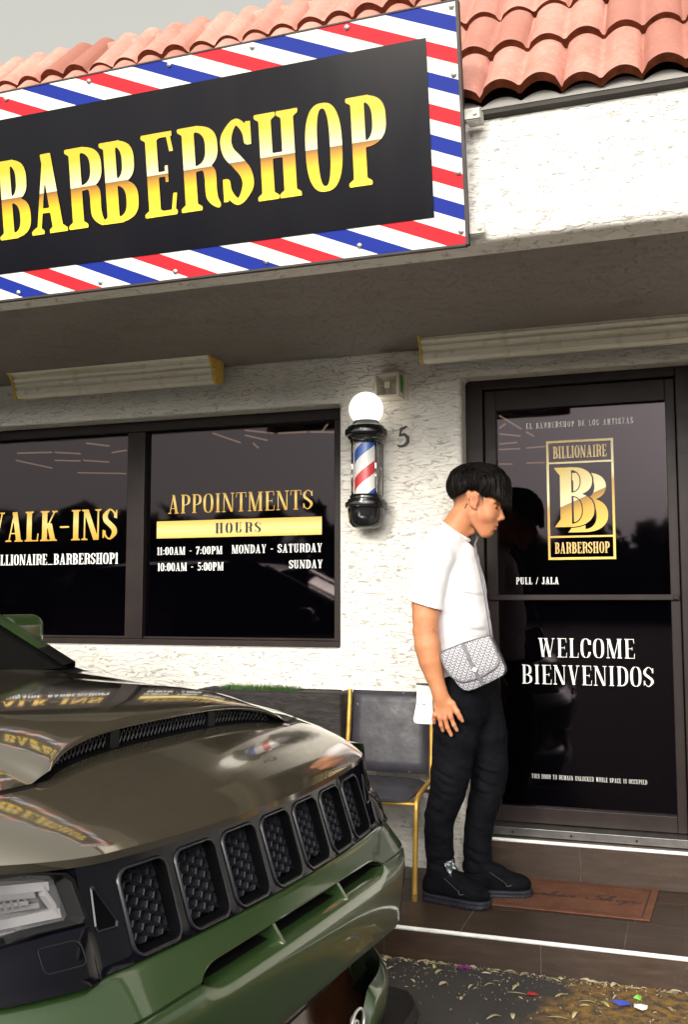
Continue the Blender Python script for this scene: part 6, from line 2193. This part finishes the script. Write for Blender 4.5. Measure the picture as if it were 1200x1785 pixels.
for s_ in (-1, 1):
    pts = side_path(0)
    prof = [(.24, .06), (.34, .02), (.50, .004), (.66, 0), (.80, .002), (.92, .012), (.985, .035), (1.02, .07), (1.045, .12)]
    m = MB()
    npr = len(prof) + 2
    for i, (u, t) in enumerate(pts):
        a = np.array(pts[max(i - 1, 0)]); c_ = np.array(pts[min(i + 1, len(pts) - 1)]); d = c_ - a; d /= np.linalg.norm(d) + 1e-9
        nrm = np.array([d[1], -d[0]])
        if nrm @ np.array([u + 2.3, t]) < 0: nrm = -nrm
        hz = HZc(max(0, hood_f(min(t, TH_)) - u), TH_) if u > REAR else 1.10
        sc = np.clip((u + .12) / -.25, 0, 1) if u > -.4 else 1
        for (z, o_) in prof:
            zz = z if z < .9 else .9 + (z - .9) * (hz - .9) / (1.055 - .9)
            o2 = o_ * (sc if z > .9 else 1)
            if u > -.45 and z < .5: zz = .5 + (z - .5) * .03; o2 = .03
            m.v.append((u - nrm[0] * o2, s_ * (t - nrm[1] * o2), zz))
        ti = min(TH_ + .004, t)
        m.v.append((u - nrm[0] * .16 * sc, s_ * max(min(t - nrm[1] * .16 * sc, t), min(ti, t)), hz - .004))
        m.v.append((u if u < -.3 else min(u, hood_f(ti) - .002), s_ * ti, hz - .003))
    q = grid_faces(len(pts), npr, 0)
    m.f = [tuple(f) if s_ > 0 else tuple(f)[::-1] for f in q]; m.mi = [0] * len(m.f)
    obj('body_side', m.v, m.f, GREEN, CAR, local=True, smooth=True, angle=45)

m = MB()
m.box((-4.5, -.80, .25), (-.30, .80, .60)); m.box((-4.5, -.80, .6), (-.45, .80, .90)); m.box((-4.55, -.80, .9), (-1.33, .80, 1.05))
obj('underbody', m.v, m.f, M('underbody_black', (0.004, 0.004, 0.004), .9, spec=.1), CAR, local=True)
# cowl, windscreen, pillars, roof, side glass
m = MB()
tc_ = np.linspace(-.79, .79, 25)
for (u, z) in ((-1.16, 1.158), (-1.20, 1.160), (-1.26, 1.174)):
    m.v += [(u + .13 * (1 - (t / .79) ** 2) * -1, t, z - .006 * (t / .79) ** 2) for t in tc_]
m.f = [tuple(f) for f in grid_faces(3, 25, 0)]
obj('cowl', m.v, m.f, MBLK, CAR, local=True, smooth=True)
WG = M('windscreen_glass', (0.006, 0.006, 0.006), .03, spec=.6, vary=.2)
def ws(t, w): return (-1.225 - .10 * (1 - (t / .76) ** 2) - .93 * w, t * (1 - .17 * w), 1.165 + .475 * w + .03 * w * (1 - w))
m = MB(); tw = np.linspace(-.74, .74, 25); wv = np.linspace(0, 1, 12)
m.v = [ws(t, w) for w in wv for t in tw]; m.f = [tuple(f) for f in grid_faces(12, 25, 0)]
obj('windscreen', m.v, m.f, WG, CAR, local=True, smooth=True)
m = MB()
if True:
    m.tube([tuple(np.array(ws(-.60, .015)) + (0, 0, .012)), tuple(np.array(ws(-.1, .05)) + (0, 0, .016)), tuple(np.array(ws(.25, .075)) + (0, 0, .014))], .007, 6)
obj('wiper', m.v, m.f, MBLK, CAR, local=True)
for s_ in (-1, 1):
    m = MB()
    for w in np.linspace(0, 1, 10):
        p = np.array(ws(.74 * s_, w)); q = np.array(ws(.785 * s_, w))
        m.v += [tuple(np.array(ws(.715 * s_, w)) + (.004, 0, .010)), tuple((p + q) / 2 + (0.004, 0, .020)), tuple(q + (-.02, 0, .004)), tuple(q + (-.05, s_ * .004, -.04))]
    m.f = [tuple(f) if s_ < 0 else tuple(f)[::-1] for f in grid_faces(10, 4, 0)]
    mi = [1 if k < 3 * 1 else 0 for k in range(len(m.f))]
    obj('pillar', m.v, m.f, [GREEN, MBLK], CAR, local=True, smooth=True, midx=mi)
    m = MB()
    m.add([(-1.25, s_ * .80, 1.16), (-3.9, s_ * .84, 1.10), (-3.7, s_ * .68, 1.64), (-2.25, s_ * .655, 1.69)], [(0, 1, 2, 3)])
    m.add([(-1.25, s_ * .80, 1.16), (-3.9, s_ * .84, 1.10), (-3.9, s_ * .90, 1.06), (-1.2, s_ * .90, 1.08)], [(0, 1, 2, 3)])
    obj('side_window', m.v, m.f, WG, CAR, local=True)
    # mirror
    def mir(P):
        d = rbox(P, (-1.735, 1.03, 1.276), (.070, .100, .066), .050, rotz(-.12))
        d = smax(d, -(P[:, 0] + 1.80), .02)
        return smin(d, cone(P, (-1.66, .86, 1.21), (-1.68, .95, 1.245), .022, .028), .03)
    V, F = surfnet(mir, (-1.82, .80, 1.14), (-1.56, 1.18, 1.38), .007)
    V = V * np.array([1, s_, 1]); F = F if s_ > 0 else F[:, ::-1]
    fc = V[F].mean(1)
    mi = ((fc[:, 2] < 1.244) | (fc[:, 0] < -1.735) | (np.abs(fc[:, 1]) > 1.105)).astype(int)
    obj('wing_mirror', V, F, [GREEN, GBLK], CAR, local=True, smooth=True, midx=mi)
m = MB()
tv = np.linspace(-.66, .66, 15)
for (u, z) in ((-2.09, 1.645), (-2.25, 1.685), (-2.8, 1.72), (-3.4, 1.71), (-3.85, 1.66), (-4.3, 1.35), (-4.5, 1.05)):
    m.v += [(u, t * (1 + .18 * (u < -4)), z - .05 * (t / .66) ** 2) for t in tv]
m.f = [tuple(f) for f in grid_faces(7, 15, 0)]
obj('roof', m.v, m.f, GREEN, CAR, local=True, smooth=True)
RUB = M('tyre_rubber', (0.012, 0.012, 0.012), .85, spec=.2, bscale=90, bstr=.4)
RIM = M('dark_rim', (0.02, 0.02, 0.022), .25, metal=.8)
for u in (-.98, -3.85):
    for s_ in (-1, 1):
        c_ = (u, s_ * .86, .36)
        m = MB(); R0 = [(.23, -.12), (.29, -.135), (.345, -.125), (.36, -.09), (.36, .09), (.345, .125), (.29, .135), (.23, .12)]
        m.lathe(R0, c_, 40, axis='Y')
        w_o = obj('wheel', m.v, m.f, RUB, CAR, local=True, smooth=True, angle=40)
        m = MB(); m.lathe([(0.0, -.105), (.05, -.105), (.06, -.085), (.232, -.10), (.24, -.12), (.24, .12), (.0, .1)] if s_ > 0 else [(0.0, .105), (.05, .105), (.06, .085), (.232, .10), (.24, .12), (.24, -.12), (.0, -.1)], c_, 40, axis='Y')
        obj('rim', m.v, m.f, RIM, w_o, local=True, smooth=True, angle=40)

# ------------------------------------------------------------------ what the glass and the paint mirror: trees across the lot
V = []; F = []; r = np.random.default_rng(9)
for k in range(96):
    an = math.radians(-188 + 196 * k / 95); x = 66 * math.cos(an) + r.uniform(-4, 4); y = 62 * math.sin(an) + r.uniform(-5, 5); h = r.uniform(5.4, 7.4)
    for j in range(34):
        a = r.uniform(0, 6.28, 3); c_ = np.array([x + r.normal(0, 1.9), y + r.normal(0, 1.9), min(abs(r.normal(.42, .30)), .95) * h])
        s_ = r.uniform(.9, 2.2)
        d = r.normal(size=(7, 3)); d /= np.linalg.norm(d, axis=1)[:, None]
        for q in d:
            e1 = np.cross(q, [0.3, .5, .8]); e1 /= np.linalg.norm(e1); e2 = np.cross(q, e1)
            n = len(V); cc = c_ + q * s_ * .6
            V += [tuple(cc + (e1 * a_ + e2 * b_) * s_ * .55) for a_, b_ in ((-1, -.6), (1, -.6), (1, .6), (-1, .6))]
            F.append((n, n + 1, n + 2, n + 3))
tr_ = obj('far_trees', V, F, M('far_foliage', (0.022, 0.034, 0.014), .9, vary=.4, vscale=.3), None)
tag(tr_, 'dark row of trees across the parking lot, mirrored in the shop glass', 'trees', kind='stuff')
